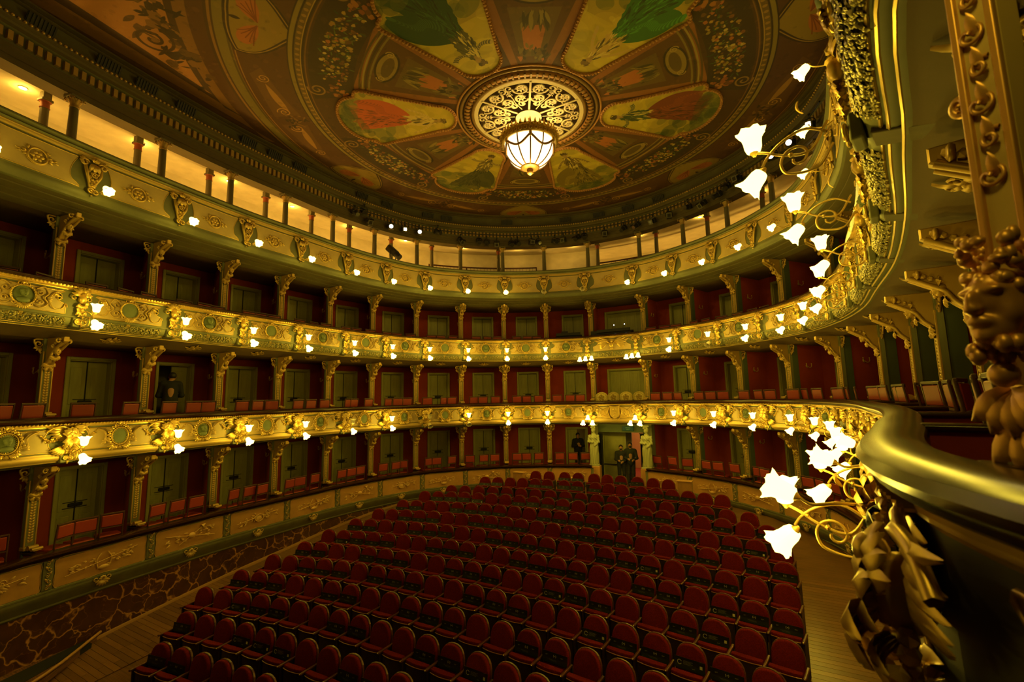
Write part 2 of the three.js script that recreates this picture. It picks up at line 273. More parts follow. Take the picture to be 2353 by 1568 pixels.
// ---------------------------------------------------------------- balcony fronts, bay by bay
const PROF = {
  2: { rail: [[0.76, -0.36], [0.76, -0.25], [0.775, -0.215], [0.81, -0.197], [0.90, -0.195], [0.97, -0.205], [1.02, -0.23], [1.04, -0.262], [1.02, -0.29], [0.98, -0.30], [0.97, -0.31], [0.99, -0.325], [0.96, -0.34]],
    up: [[0.96, -0.34], [0.955, -0.36], [0.93, -0.365], [0.93, -0.385], [0.905, -0.395], [0.90, -0.41]], face: [[0.90, -0.41], [0.885, -0.93]],
    low: [[0.885, -0.925], [0.91, -0.93], [0.912, -0.95], [0.925, -0.97], [0.935, -1.0], [0.93, -1.035], [0.91, -1.065], [0.87, -1.085], [0.865, -1.105], [0.81, -1.11]],
    sof: [[0.81, -1.11], [0.62, -1.115], [0.62, -1.14], [0.58, -1.15], [0.40, -1.15], [0.40, -1.175], [0.34, -1.185], [0.20, -1.185], [0.20, -1.21], [0.02, -1.22]], rope: [0.965, -0.352], y0: -0.93, y1: -0.41 },
  3: { rail: [[0.62, 2.48], [0.62, 2.58], [0.66, 2.615], [0.74, 2.62], [0.9, 2.62], [0.98, 2.61], [1.02, 2.585], [1.02, 2.56], [0.98, 2.54], [0.97, 2.53]],
    up: [[0.97, 2.53], [0.955, 2.50], [0.93, 2.495], [0.93, 2.47], [0.905, 2.46], [0.90, 2.445]], face: [[0.90, 2.445], [0.885, 1.90]],
    low: [[0.885, 1.90], [0.915, 1.895], [0.918, 1.87], [0.90, 1.86], [0.90, 1.84], [0.895, 1.80], [0.88, 1.755], [0.85, 1.715], [0.805, 1.69]],
    sof: [[0.805, 1.69], [0.795, 1.70], [0.775, 1.70], [0.775, 1.67], [0.75, 1.665], [0.72, 1.66], [0.70, 1.665], [0.70, 1.64], [0.68, 1.635], [0.65, 1.635]], flat: [[0.65, 1.635], [0.02, 1.48]], rope: [0.965, 2.515], y0: 1.90, y1: 2.445 },
  4: { rail: [[0.50, 5.55], [0.50, 5.68], [0.56, 5.70], [0.92, 5.70], [0.99, 5.69], [1.02, 5.66], [1.02, 5.63], [0.985, 5.60], [0.97, 5.57], [1.0, 5.54], [0.97, 5.51]],
    up: [[0.97, 5.51], [0.975, 5.485], [0.955, 5.475], [0.95, 5.45], [0.92, 5.44], [0.90, 5.42]], face: [[0.90, 5.42], [0.885, 5.2], [0.87, 4.95], [0.875, 4.70]],
    low: [[0.875, 4.70], [0.895, 4.66], [0.895, 4.60], [0.875, 4.54], [0.845, 4.50], [0.85, 4.48], [0.80, 4.465]],
    sof: [[0.80, 4.465], [0.66, 4.44], [0.66, 4.41], [0.62, 4.40], [0.46, 4.38], [0.46, 4.35], [0.40, 4.335], [0.26, 4.315], [0.26, 4.285], [0.02, 4.24]], rope: [0.965, 5.48], y0: 4.70, y1: 5.42 },
  1: { rail: [[0.40, -3.04], [0.40, -2.95], [0.46, -2.92], [0.66, -2.92], [0.76, -2.93], [0.79, -2.95], [0.79, -2.97], [0.75, -2.98], [0.74, -3.0], [0.765, -3.02], [0.73, -3.03]],
    up: [[0.73, -3.03], [0.725, -3.045], [0.71, -3.05]], face: [[0.71, -3.05], [0.71, -3.62]],
    low: [[0.71, -3.62], [0.74, -3.63], [0.74, -3.66], [0.72, -3.67], [0.73, -3.70], [0.72, -3.75], [0.68, -3.82], [0.61, -3.90], [0.56, -3.97], [0.57, -4.0], [0.54, -4.035], [0.48, -4.04]],
    sof: null, y0: -3.62, y1: -3.05 },
};
const S_CURVE = (base, amp) => (v) => base + amp * (v > 0.45 ? Math.sin((v - 0.45) / 0.55 * Math.PI) * 0.55 + 0.45 : 0.45 - 0.45 * Math.sin((0.45 - v) / 0.45 * Math.PI * 0.5) * 0.8);
const fronts = {};
for (const T of [1, 2, 3, 4]) {
  const pr = PROF[T], rl = thing('handrail', T === 4 ? 'moulded green coping along the gallery parapet' : `polished dark wood handrail along the ${TIER[T]} tier balcony`, 'handrail');
  for (const [s0, s1] of T === 1 ? [[S0, 9.97], [11.03, S1]] : [[S0, S1]]) part(rl, 'rail', sweep(pr.rail, s0, s1, T === 2 ? 10 : 7, 0.5), T === 4 ? MAT.celadon : MAT.railWood);
  for (let i = -1; i <= 22; i++) {
    if (T === 1 && i === 10) continue;
    if ((T === 1 && i > 18) || (T === 4 && i > 21)) continue;
    const kind = { 1: 'tan ground tier parapet panel with carved instruments', 2: 'gilded second tier balcony front with wreathed medallion', 3: 'gilded third tier balcony front with scrolled medallion', 4: 'yellow gallery front with small rosette' }[T];
    const o = thing('balcony_front', `${kind}, ${bayWord(i)}`, 'balcony front', `${TIER[T]} tier balcony fronts`);
    fronts[T + ':' + i] = o;
    const e1 = Math.min(i + 1, S1);
    part(o, 'upper_moulding', sweep(pr.up, i, e1, 7), T === 1 ? MAT.darkWood : T === 4 ? MAT.goldDull : MAT.gold);
    part(o, 'backing', sweep(pr.face, i, e1, 7), T === 1 ? MAT.celadon : MAT.celadon);
    part(o, 'lower_moulding', sweep(pr.low, i, e1, 7, 0.9), T === 1 ? MAT.celadon : T === 4 ? MAT.celadon : T === 3 ? MAT.celadon : MAT.goldDull);
    if (pr.sof) part(o, 'soffit_moulding', sweep(pr.sof, i, e1, 6), T === 3 ? MAT.celadon : MAT.soffit); if (T === 3) for (const [n, h] of [[0.80, 1.695], [0.76, 1.668], [0.69, 1.64]]) part(o, 'gilt_line', sweep([[n + 0.012, h], [n, h - 0.012], [n - 0.012, h]], i, e1, 6), MAT.gold); if (pr.flat) part(o, 'soffit', sweep(pr.flat, i, e1, 6), MAT.soffitBrown);
    // the raised panel of the bay
    const H = pr.y1 - pr.y0, nf = pr.face[0][0] - 0.012;
    const nOf = (v) => { const y = pr.y0 + v * H; for (let k = 1; k < pr.face.length; k++) { const [n1, h1] = pr.face[k - 1], [n2, h2] = pr.face[k]; if (y >= h2 - 1e-6) return n2 + (n1 - n2) * (y - h2) / (h1 - h2) - pr.face[0][0]; } return 0; };
    if (T === 1) {
      part(o, 'panel', slab(i, 0.06, 0.94, pr.y0 + 0.005, pr.y1 - 0.02, 0.71, 0.012, 12, 2), MAT.tan);
      part(o, 'panel_edge', outline(i, [[0.065, pr.y0 + 0.012], [0.5, pr.y0 + 0.012], [0.935, pr.y0 + 0.012], [0.9375, -3.3], [0.935, pr.y1 - 0.03], [0.5, pr.y1 - 0.03], [0.065, pr.y1 - 0.03], [0.0625, -3.3]].map((q) => q), 0.722, 0.008, 60), MAT.goldDull);
    } else {
      const xl = T === 4 ? (v) => 0.135 + 0.075 * Math.sin(Math.pow(v, 0.8) * Math.PI * 0.95) * 0.9 + (v < 0.12 ? -0.03 : 0) : T === 3 ? (v) => 0.125 + (v > 0.42 ? 0.075 * Math.sin((v - 0.42) / 0.58 * Math.PI) + 0.02 : 0) : (v) => 0.11 + (v < 0.4 ? 0.05 * Math.sin(v / 0.4 * Math.PI / 2) : 0.05 + 0.035 * Math.sin((v - 0.4) / 0.6 * Math.PI));
      const y0 = pr.y0 + 0.035, y1 = pr.y1 - 0.05, xr = (v) => 1 - xl(v);
      part(o, 'panel', slab(i, xl, xr, y0, y1, nf + 0.01, 0.016, 12, 10, (v) => nOf((y0 + v * (y1 - y0) - pr.y0) / H)), MAT.cream);
      const pts = []; for (let k = 0; k <= 10; k++) { const v = k / 10; pts.push([xl(v), y0 + v * (y1 - y0)]); } for (let k = 1; k < 8; k++) pts.push([xl(1) + (xr(1) - xl(1)) * k / 8, y1]); for (let k = 10; k >= 0; k--) { const v = k / 10; pts.push([xr(v), y0 + v * (y1 - y0)]); } for (let k = 7; k >= 1; k--) pts.push([xl(0) + (xr(0) - xl(0)) * k / 8, y0]);
      part(o, 'panel_frame', outline(i, pts, nf + 0.024, 0.011, 110, (y) => nOf((y - pr.y0) / H)), MAT.gold);
    }
  }
}
// low dividers between the boxes, with a wooden top that joins the handrail
for (const T of [1, 2, 3]) {
  const d = struct('wall_dividers_' + ['', 'ground_tier', 'second_tier', 'third_tier'][T], `low box dividers with dark wooden tops on the ${TIER[T]} tier`, 'divider');
  for (let i = -1; i <= 22; i++) {
    if (T === 1 && (i === 10 || i === 11)) continue;
    const a = C(i, -0.05), b = C(i, T === 1 ? 0.45 : T === 2 ? 0.8 : 0.66), L = Math.hypot(b[0] - a[0], b[1] - a[1]), h = RAIL[T] - 0.05 - FLOOR[T];
    const th = Math.atan2(b[0] - a[0], b[1] - a[1]);
    const w = part(d, 'divider', box(0.07, h, L, [0, h / 2, 0]), MAT.redWall); w.position.set((a[0] + b[0]) / 2, FLOOR[T] + E, (a[1] + b[1]) / 2); w.rotation.y = th;
    const c = part(d, 'divider_cap', rbox(0.16, 0.05, L, 0.02, [0, h + 0.02, 0], undefined, 2), MAT.railWood); c.position.copy(w.position); c.rotation.y = th;
  }
}
// inner lining of the parapets and the marble dado under the ground tier
for (const T of [1, 2, 3, 4]) { const p = struct('wall_parapet_' + ['', 'ground_tier', 'second_tier', 'third_tier', 'gallery'][T], `dark inner face of the ${TIER[T]} tier parapet`, 'wall'); const n = T === 1 ? 0.42 : T === 2 ? 0.78 : 0.62, r = PROF[T].rail[0][1]; for (const [s0, s1] of T === 1 ? [[S0, 9.97], [11.03, S1]] : [[S0, S1]]) part(p, 'lining', sweep([[n, r], [n, FLOOR[T] - 0.05]], s0, s1, 5), MAT.redWall); }
{
  const w = struct('wall_dado', 'brown marble dado with ochre veins below the ground tier', 'wall');
  const mt = marbleT.clone(); mt.repeat.set(0.27, 0.54); mt.needsUpdate = true; MAT.marble.map = mt;
  for (const [s0, s1] of [[S0, 9.97], [11.03, S1]]) {
    part(w, 'marble_slab', sweep([[0.49, -4.03], [0.49, -5.7]], s0, s1, 6), MAT.marble);
    // skirting following the slope of the floor
    const K = 60, pos = [], idx = []; for (let k = 0; k <= K; k++) { const s = s0 + (s1 - s0) * k / K; for (const [n, dy] of [[0.49, 0.06], [0.53, 0.05], [0.53, -0.04]]) { const c = C(s, n); pos.push(c[0], floorY(c[1]) + dy, c[1]); } }
    for (let k = 0; k < K; k++) for (let j = 0; j < 2; j++) { const a = k * 3 + j, b = a + 3; idx.push(a, a + 1, b, b, a + 1, b + 1); }
    const g = new THREE.BufferGeometry(); g.setAttribute('position', new THREE.Float32BufferAttribute(pos, 3)); g.setIndex(idx); g.computeVertexNormals(); part(w, 'skirting', g, MAT.tan);
  }
}

// ---------------------------------------------------------------- gallery shell, entablature, main ceiling
{
  const w = struct('wall_gallery', 'warmly lit plaster back wall of the gallery', 'wall');
  part(w, 'back_wall', sweep([[-2.4, 4.5], [-2.4, 7.6]], S0, 10, 5), MAT.galleryWall);
  part(w, 'back_wall', sweep([[-4.2, 4.5], [-4.2, 7.6]], 6.4, S1, 5), MAT.galleryWall);
  const f = struct('floor_gallery', 'dark floor of the gallery', 'floor');
  part(f, 'slab', sweep([[0.62, 4.62], [-5, 4.62], [-5, 4.5], [0.5, 4.5]], S0, S1, 5), MAT.boxFloor);
  const c = struct('ceiling_gallery', 'plaster ceiling over the gallery', 'ceiling');
  part(c, 'gallery_ceiling', sweep([[-0.3, 7.5], [-5, 7.5], [-5, 7.6]], S0, S1, 5), MAT.galleryWall);
}
{
  const t = struct('trim_1', 'green entablature above the gallery columns with dentils and beads', 'cornice');
  part(t, 'architrave', sweep([[-0.32, 7.55], [-0.32, 7.13], [0.10, 7.13], [0.10, 7.27], [0.13, 7.28], [0.13, 7.40], [0.17, 7.43], [0.17, 7.50]], S0, S1, 7), MAT.soffit);
  part(t, 'frieze', sweep([[0.17, 7.50], [0.12, 7.52], [0.12, 7.80], [0.2, 7.84]], S0, S1, 7), MAT.celadon);
  part(t, 'cornice', sweep([[0.2, 7.84], [0.30, 7.86], [0.32, 7.90], [0.40, 7.93], [0.42, 8.0], [0.36, 8.04], [0.28, 8.05]], S0, S1, 7), MAT.soffit);
  part(t, 'cove', sweep([[0.28, 8.05], [0.20, 8.12], [0.12, 8.24], [0.07, 8.38], [0.05, 8.52]], S0, S1, 7, 1.2), MAT.celadon);
  part(t, 'ceiling_moulding', sweep([[0.05, 8.52], [0.10, 8.53], [0.13, 8.56], [0.10, 8.60], [0.18, 8.62], [0.18, 8.66]], S0, S1, 7), MAT.soffit);
  // dentils, one by one on the part in view; the rest joined
  const dg = new THREE.BoxGeometry(0.085, 0.20, 0.09), rest = [];
  let s = S0, n = 0; const step = 0.165 / 1.97;
  while (s < 18) { const p = P3(s, 0.155, 7.67), th = turnAt(s); if (s > -0.9 && s < 15.2 && n < 300) { const m = part(t, 'dentil', dg, MAT.goldDull); m.position.copy(p); m.rotation.y = th; n++; } else rest.push(xf(new THREE.BoxGeometry(0.085, 0.20, 0.09), { p: p.toArray(), r: [0, th, 0] })); s += step * (s > 9.9 && s < 11 ? 0.82 : 1); }
  stuffPart(t, 'far_dentils', join(rest), MAT.goldDull);
  const beads = []; for (let q = S0; q < 18; q += 0.052) { const p = P3(q, 0.43, 7.97); beads.push(xf(new THREE.IcosahedronGeometry(0.035, 0), { p: p.toArray() })); }
  stuffPart(t, 'bead_row', join(beads), MAT.goldDull);
}

// ---------------------------------------------------------------- main ceiling: one flat painted surface, frescoes, rosette
const HC = 8.66, CZ = 8.0;
function canvas(w, h) { const c = document.createElement('canvas'); c.width = w; c.height = h; return c; }
function canvasTex(c) { const t = new THREE.CanvasTexture(c); t.colorSpace = THREE.SRGBColorSpace; t.anisotropy = 4; return t; }
{
  const N = 2048, S = N / 18.4, c = canvas(N, N), x = c.getContext('2d');
  x.fillStyle = '#5c3a1c'; x.fillRect(0, 0, N, N);
  x.setTransform(S, 0, 0, S, 9.2 * S, (1.3 + CZ) * S);
  const ring = (r, w, col, a0 = 0, a1 = 6.2832) => { x.strokeStyle = col; x.lineWidth = w; x.beginPath(); x.arc(0, 0, r, a0, a1); x.stroke(); };
  const disc = (r, col) => { x.fillStyle = col; x.beginPath(); x.arc(0, 0, r, 0, 7); x.fill(); };
  const blob = (px, py, r, col, k = 9) => { x.fillStyle = col; x.beginPath(); for (let i = 0; i <= k; i++) { const a = i / k * 6.2832, q = r * (0.75 + 0.5 * rnd()); x[i ? 'lineTo' : 'moveTo'](px + q * Math.cos(a), py + q * Math.sin(a)); } x.fill(); };
  const leafP = (px, py, L, W, a, col) => { x.save(); x.translate(px, py); x.rotate(a); x.fillStyle = col; x.beginPath(); x.moveTo(0, 0); x.quadraticCurveTo(L * 0.4, W, L, 0); x.quadraticCurveTo(L * 0.4, -W, 0, 0); x.fill(); x.restore(); };
  const curl = (px, py, r, col, w, dir = 1, ph = 0) => { x.strokeStyle = col; x.lineWidth = w; x.beginPath(); for (let i = 0; i <= 40; i++) { const k = i / 40, a = ph + dir * k * 11, q = r * (1 - k * 0.9); x[i ? 'lineTo' : 'moveTo'](px + q * Math.cos(a), py + q * Math.sin(a)); } x.stroke(); };
  // spandrels outside the great circle, towards the stage
  x.fillStyle = '#4a2a13'; x.fillRect(-9.2, -9.3, 18.4, 18.4);
  for (const s of [-1, 1]) {
    x.fillStyle = '#6e4a22'; x.beginPath(); x.moveTo(s * 7.9, 3.2); x.lineTo(s * 7.2, 9.1); x.lineTo(s * 1.5, 9.1); x.arc(0, 0, 8.75, s > 0 ? 1.4 : Math.PI - 1.4, s > 0 ? 0.4 : Math.PI - 0.4, s > 0); x.fill();
    x.fillStyle = '#3c2410'; x.beginPath(); x.moveTo(s * 7.45, 4.4); x.lineTo(s * 6.7, 9.1); x.lineTo(s * 2.4, 9.1); x.arc(0, 0, 9.0, s > 0 ? 1.3 : Math.PI - 1.3, s > 0 ? 0.6 : Math.PI - 0.6, s > 0); x.fill();
    x.fillStyle = '#8f5e31'; x.beginPath(); x.moveTo(s * 7.1, 5.6); x.lineTo(s * 6.4, 9.1); x.lineTo(s * 3.1, 9.1); x.arc(0, 0, 9.15, s > 0 ? 1.22 : Math.PI - 1.22, s > 0 ? 0.68 : Math.PI - 0.68, s > 0); x.fill();
    for (let k = 0; k < 120; k++) { const q = Math.pow(rnd(), 0.7), px = s * (6.75 - q * 2.2 + rr(-0.35, 0.35)), py = 6.1 + q * 2.8 + rr(-0.5, 0.5); rnd() < 0.5 ? leafP(px, py, rr(0.15, 0.5), rr(0.05, 0.14), rr(0, 6.3), ['#3a2412', '#4b3016', '#2a1a0c'][k % 3]) : blob(px, py, rr(0.04, 0.16), ['#32200f', '#51361a', '#6d4a24'][k % 3]); }
    curl(s * 6.2, 7.4, 0.45, '#3a2412', 0.07, s); curl(s * 5.2, 8.4, 0.4, '#2e1c0d', 0.06, -s);
  }
  disc(8.42, '#3f2711'); ring(8.32, 0.06, '#7a5528'); disc(8.25, '#6a5a2c'); ring(8.0, 0.05, '#4a3a1a'); disc(7.96, '#4c2a13'); ring(7.9, 0.03, '#87602e');
  ring(7.3, 1.1, '#4a2b14');
  for (let k = 0; k < 6; k++) {
    x.save(); x.rotate(k * Math.PI / 3);                       // heart-shaped fields with a shell
    const heart = (g) => { x.beginPath(); x.moveTo(6.62 - g, 0); x.bezierCurveTo(6.95 - g, 0.35 + g, 7.2, 1.15 + g, 7.75 + g * 0.6, 1.05 + g * 0.6); x.quadraticCurveTo(7.95 + g, 0.6, 7.92 + g, 0); x.quadraticCurveTo(7.95 + g, -0.6, 7.75 + g * 0.6, -1.05 - g * 0.6); x.bezierCurveTo(7.2, -1.15 - g, 6.95 - g, -0.35 - g, 6.62 - g, 0); };
    heart(0.13); x.fillStyle = '#2f1c0c'; x.fill(); heart(0.06); x.strokeStyle = '#8a6a34'; x.lineWidth = 0.03; x.stroke(); heart(0); x.fillStyle = '#7d6428'; x.fill();
    for (const s of [-1, 1]) { x.save(); x.scale(1, s); x.fillStyle = '#96552a'; x.beginPath(); x.moveTo(7.35, 0.04); x.bezierCurveTo(7.25, 0.55, 7.5, 0.95, 7.75, 0.72); x.bezierCurveTo(7.88, 0.5, 7.7, 0.15, 7.35, 0.04); x.fill(); for (let j = 0; j < 5; j++) { x.strokeStyle = '#6e3415'; x.lineWidth = 0.025; x.beginPath(); x.moveTo(7.36, 0.05); x.quadraticCurveTo(7.42 + j * 0.03, 0.3, 7.42 + j * 0.09, 0.78 - j * 0.1); x.stroke(); } x.restore(); }
    leafP(7.7, 0, 0.25, 0.1, 0, '#2c1a0b');
    x.rotate(Math.PI / 6);                                     // between them: long scrolled brackets
    for (const s of [-1, 1]) { x.save(); x.scale(1, s); x.fillStyle = '#57371a'; x.beginPath(); x.moveTo(6.95, 0.25); x.lineTo(7.75, 0.2); x.quadraticCurveTo(7.6, 1.1, 7.45, 2.1); x.lineTo(7.05, 2.3); x.quadraticCurveTo(7.1, 1.2, 6.95, 0.25); x.fill(); x.fillStyle = '#8d6530'; x.beginPath(); x.moveTo(7.2, 0.4); x.quadraticCurveTo(7.5, 0.9, 7.25, 1.7); x.quadraticCurveTo(7.1, 1.0, 7.2, 0.4); x.fill(); curl(7.35, 0.42, 0.2, '#a4783c', 0.03); curl(7.2, 1.9, 0.17, '#9a6f38', 0.03, -1); x.restore(); }
    for (let j = 0; j < 26; j++) leafP(7.25 + rr(-0.3, 0.3), rr(-0.35, 0.35), rr(0.1, 0.25), 0.07, rr(0, 6.3), j % 2 ? '#2e1d0d' : '#6b4a22');
    x.restore();
  }
  disc(6.74, '#2c1b0c'); ring(6.66, 0.1, '#77642f'); ring(6.5, 0.14, '#5b451e'); ring(6.42, 0.025, '#9a7a3e');
  x.fillStyle = '#85642f'; for (let k = 0; k < 210; k++) { const a = k / 210 * 6.2832; x.beginPath(); x.ellipse(6.5 * Math.cos(a), 6.5 * Math.sin(a), 0.055, 0.045, a, 0, 7); x.fill(); }
  disc(6.36, '#41270f'); ring(6.32, 0.03, '#6e4a20');
  for (let k = 0; k < 6; k++) {
    x.save(); x.rotate(k * Math.PI / 3);                       // the bands between the frescoes
    x.fillStyle = '#7a4a22'; x.beginPath(); x.moveTo(2.1, -0.5); x.lineTo(5.0, -1.5); x.lineTo(5.0, 1.5); x.lineTo(2.1, 0.5); x.fill();
    x.fillStyle = '#4f3114'; x.beginPath(); x.moveTo(2.2, -0.35); x.lineTo(4.85, -1.1); x.lineTo(4.85, 1.1); x.lineTo(2.2, 0.35); x.fill();
    x.fillStyle = '#5a4420'; x.beginPath(); x.moveTo(2.5, -0.3); x.lineTo(4.0, -0.62); x.lineTo(4.0, 0.62); x.lineTo(2.5, 0.3); x.fill();
    x.fillStyle = '#96572a'; x.beginPath(); x.moveTo(2.72, -0.2); x.lineTo(3.5, -0.3); x.lineTo(3.5, 0.3); x.lineTo(2.72, 0.2); x.fill();
    for (const s of [-1, 1]) { x.beginPath(); x.moveTo(2.3, s * 0.28); x.lineTo(2.5, s * 0.2); x.lineTo(2.5, s * 0.38); x.fill(); }
    for (let j = 0; j < 34; j++) leafP(2.5 + rr(-0.28, 0.3), rr(-0.34, 0.34), rr(0.1, 0.3), 0.08, rr(-1, 1), ['#2f2410', '#4e3f1e', '#6b5a2c'][j % 3]);
    for (let j = 0; j < 30; j++) { const s = j % 2 ? 1 : -1; leafP(3.95 - rr(0, 0.15), s * rr(0, 0.26), rr(0.35, 0.62), 0.09, Math.PI + s * rr(-0.5, 0.1), ['#3a2e14', '#54451f', '#7a6731'][j % 3]); }
    x.fillStyle = '#2f200f'; x.beginPath(); x.ellipse(4.38, 0, 0.30, 0.62, 0, 0, 7); x.fill(); x.fillStyle = '#7d6633'; x.beginPath(); x.ellipse(4.38, 0, 0.25, 0.54, 0, 0, 7); x.fill(); x.fillStyle = '#54401e'; x.beginPath(); x.ellipse(4.36, 0, 0.15, 0.40, 0, 0, 7); x.fill(); curl(4.42, 0.48, 0.12, '#93793f', 0.03); curl(4.42, -0.48, 0.12, '#93793f', 0.03, -1);
    for (let j = 0; j < 4; j++) ring(4.72 + j * 0.085, 0.05, ['#6f5f31', '#3b2b13', '#87743c', '#4a3819'][j], -0.24, 0.24);
    x.fillStyle = '#31200e'; x.beginPath(); x.arc(0, 0, 6.25, -0.36, 0.36); x.arc(0, 0, 5.12, 0.32, -0.32, true); x.fill();
    for (let j = 0; j < 240; j++) { const a = rr(-0.3, 0.3) * (0.4 + 0.6 * rnd()), r = 5.55 + rr(-0.32, 0.45) * (1 - Math.abs(a)), px = r * Math.cos(a), py = r * Math.sin(a); rnd() < 0.4 ? leafP(px, py, rr(0.08, 0.2), 0.035, rr(0, 6.3), ['#26381a', '#334a20', '#4a5c28'][j % 3]) : blob(px, py, rr(0.025, 0.065), ['#9a7a36', '#8a662c', '#94562a', '#a8925a', '#6e4220', '#7e6c2a', '#5a3a1c'][j % 7], 7); }
    curl(5.85, 1.75, 0.26, '#7c5c2c', 0.05, 1); curl(5.85, -1.75, 0.26, '#7c5c2c', 0.05, -1);
    for (let j = 0; j < 18; j++) for (const s of [-1, 1]) blob(5.25 + rr(-0.2, 0.35), s * (1.55 + rr(-0.15, 0.25)), rr(0.04, 0.09), ['#7d4420', '#8f5a2a', '#5a3417'][j % 3], 6);
    x.restore();
  }
  disc(2.2, '#33200e');
  x.setTransform(1, 0, 0, 1, 0, 0);
  // mottling of old paint
  for (let k = 0; k < 5200; k++) { x.fillStyle = rnd() < 0.5 ? 'rgba(0,0,0,0.09)' : 'rgba(190,140,70,0.07)'; const r = rr(2, 9); x.beginPath(); x.ellipse(rnd() * N, rnd() * N, r, r * rr(0.4, 1), rnd() * 3, 0, 7); x.fill(); }
  const ceil = struct('ceiling', 'painted ceiling with six figure frescoes around a pierced rosette', 'ceiling');
  const shp = []; for (let s = S0; s <= S1; s += 0.1) shp.push(C(s, 0.06));
  const sh = new THREE.Shape(); shp.forEach(([a, b], k) => sh[k ? 'lineTo' : 'moveTo'](a, -b)); sh.lineTo(10, -26); sh.lineTo(-10, -26);
  const hole = new THREE.Path(); hole.absarc(0, -CZ, 1.62, 0, Math.PI * 2, true); sh.holes.push(hole);
  const g = new THREE.ShapeGeometry(sh, 24); xf(g, { r: [Math.PI / 2, 0, 0] }); const pp = g.attributes.position;
  for (let k = 0; k < pp.count; k++) { pp.setZ(k, -pp.getZ(k)); g.attributes.uv.setXY(k, (pp.getX(k) + 9.2) / 18.4, 1 - (pp.getZ(k) + 1.3) / 18.4); }
  g.computeVertexNormals();
  const ct = canvasTex(c); ct.wrapS = ct.wrapT = THREE.MirroredRepeatWrapping;
  const mm = part(ceil, 'painted_ground', g, std({ map: ct, roughness: 0.75, side: THREE.DoubleSide })); mm.position.y = E + HC;

  // six frescoes
  const fw = 3.2, fh = 4.2, FW = 512, FH = 672;
  const figs = [[90, ['#1f3a1c', '#33502a'], '#4a4526', '#5a4526', 'dark green robe'], [30, ['#2a5a22', '#3f7a30'], '#a98a46', '#6a5226', 'bright green robe'], [-30, ['#6a2d16', '#7d3c1c'], '#3d4a2a', '#473a1c', 'brown cloak'], [-90, ['#6d5a1e', '#8a7628'], '#6a5428', '#54401f', 'ochre drapery'], [-150, ['#3a3a1e', '#4a4726'], '#6a5a30', '#4e3c1e', 'grey drapery'], [150, ['#a8481e', '#8c3a18'], '#b59a54', '#6b5428', 'orange red robe']];
  const outl = []; const q = (a, b, c2, d, n2, f) => { for (let k = 0; k < n2; k++) outl.push(f(k / n2)); };
  // outline in (across, radial): rounded inner end, straight flanks, shoulders, arched outer end
  for (let k = 0; k <= 12; k++) { const a = Math.PI + Math.PI * k / 12; outl.push([0.62 * Math.cos(a), 2.75 + 0.5 * Math.sin(a)]); }
  for (let k = 1; k <= 4; k++) outl.push([0.62 + (1.36 - 0.62) * k / 4, 2.75 + (4.85 - 2.75) * k / 4]);
  outl.push([1.30, 4.98], [1.12, 5.06]);
  for (let k = 0; k <= 12; k++) { const a = Math.PI * k / 12; outl.push([1.1 * Math.cos(a), 5.1 + 0.72 * Math.sin(a)]); }
  outl.push([-1.12, 5.06], [-1.30, 4.98], [-1.36, 4.85]); for (let k = 1; k < 4; k++) outl.push([-1.36 + (1.36 - 0.62) * k / 4, 4.85 - (4.85 - 2.75) * k / 4]);
  const fshape = new THREE.Shape(); outl.forEach(([a, b], k) => fshape[k ? 'lineTo' : 'moveTo'](a, b));
  const frameG = (() => { const t = tube(outl.map(([a, b]) => V(a, b, 0)), 0.045, 120, 5, true), list = [t]; const cv = new THREE.CatmullRomCurve3(outl.map(([a, b]) => V(a, b, 0)), true); for (let k = 0; k < 110; k++) { const p = cv.getPointAt(k / 110); list.push(xf(new THREE.IcosahedronGeometry(0.05, 0), { p: [p.x, p.y, 0.03], r: [0, 0, k * 0.7] })); } return join(list); })();
  const frameM = std({ color: lin(0.36, 0.17, 0.055), roughness: 0.55, metalness: 0.2 });
  figs.forEach(([ang, robe, skin, hair, word], fi) => {
    const cc = canvas(FW, FH), y = cc.getContext('2d'); const sc = FW / fw; y.setTransform(sc, 0, 0, sc, FW / 2, 0);   // y grows with the radius, heads towards the centre
    y.fillStyle = '#a8932c'; y.fillRect(-2, 0, 4, 5); y.fillStyle = '#96802a'; y.fillRect(-2, 2.0, 4, 3);
    for (let k = 0; k < 150; k++) { const v = rnd(), yy = rr(0, 4.2), r = rr(0.08, 0.4); y.fillStyle = (yy > 2.3 ? ['rgba(50,66,24,0.35)', 'rgba(84,86,34,0.4)', 'rgba(120,112,48,0.35)', 'rgba(36,50,20,0.35)'] : ['rgba(196,172,70,0.4)', 'rgba(150,130,44,0.35)', 'rgba(178,150,56,0.4)', 'rgba(122,112,46,0.28)'])[k % 4]; y.beginPath(); y.ellipse(rr(-1.5, 1.5), yy, r, r * rr(0.4, 0.8), rr(-0.5, 0.5), 0, 7); y.fill(); }
    const lean = [0.35, -0.3, 0.1, -0.2, 0.25, 0.05][fi];
    const dab = (px, py, L, W, an, col) => { y.fillStyle = col; y.beginPath(); y.ellipse(px, py, L, W, an, 0, 7); y.fill(); };
    y.save(); y.translate(lean * 0.4, 0); y.rotate(lean * 0.35);
    const spine = (v) => 0.16 * Math.sin(v * 2.4 + fi), half = (v) => v < 0.18 ? 0.14 + 0.8 * v : v < 0.4 ? 0.28 - 0.25 * (v - 0.18) : 0.24 + 0.85 * (v - 0.4) * (1.25 - 0.45 * v);   // figure from neck (0) to hem (1)
    const cloak = fi % 2 ? 1 : -1;
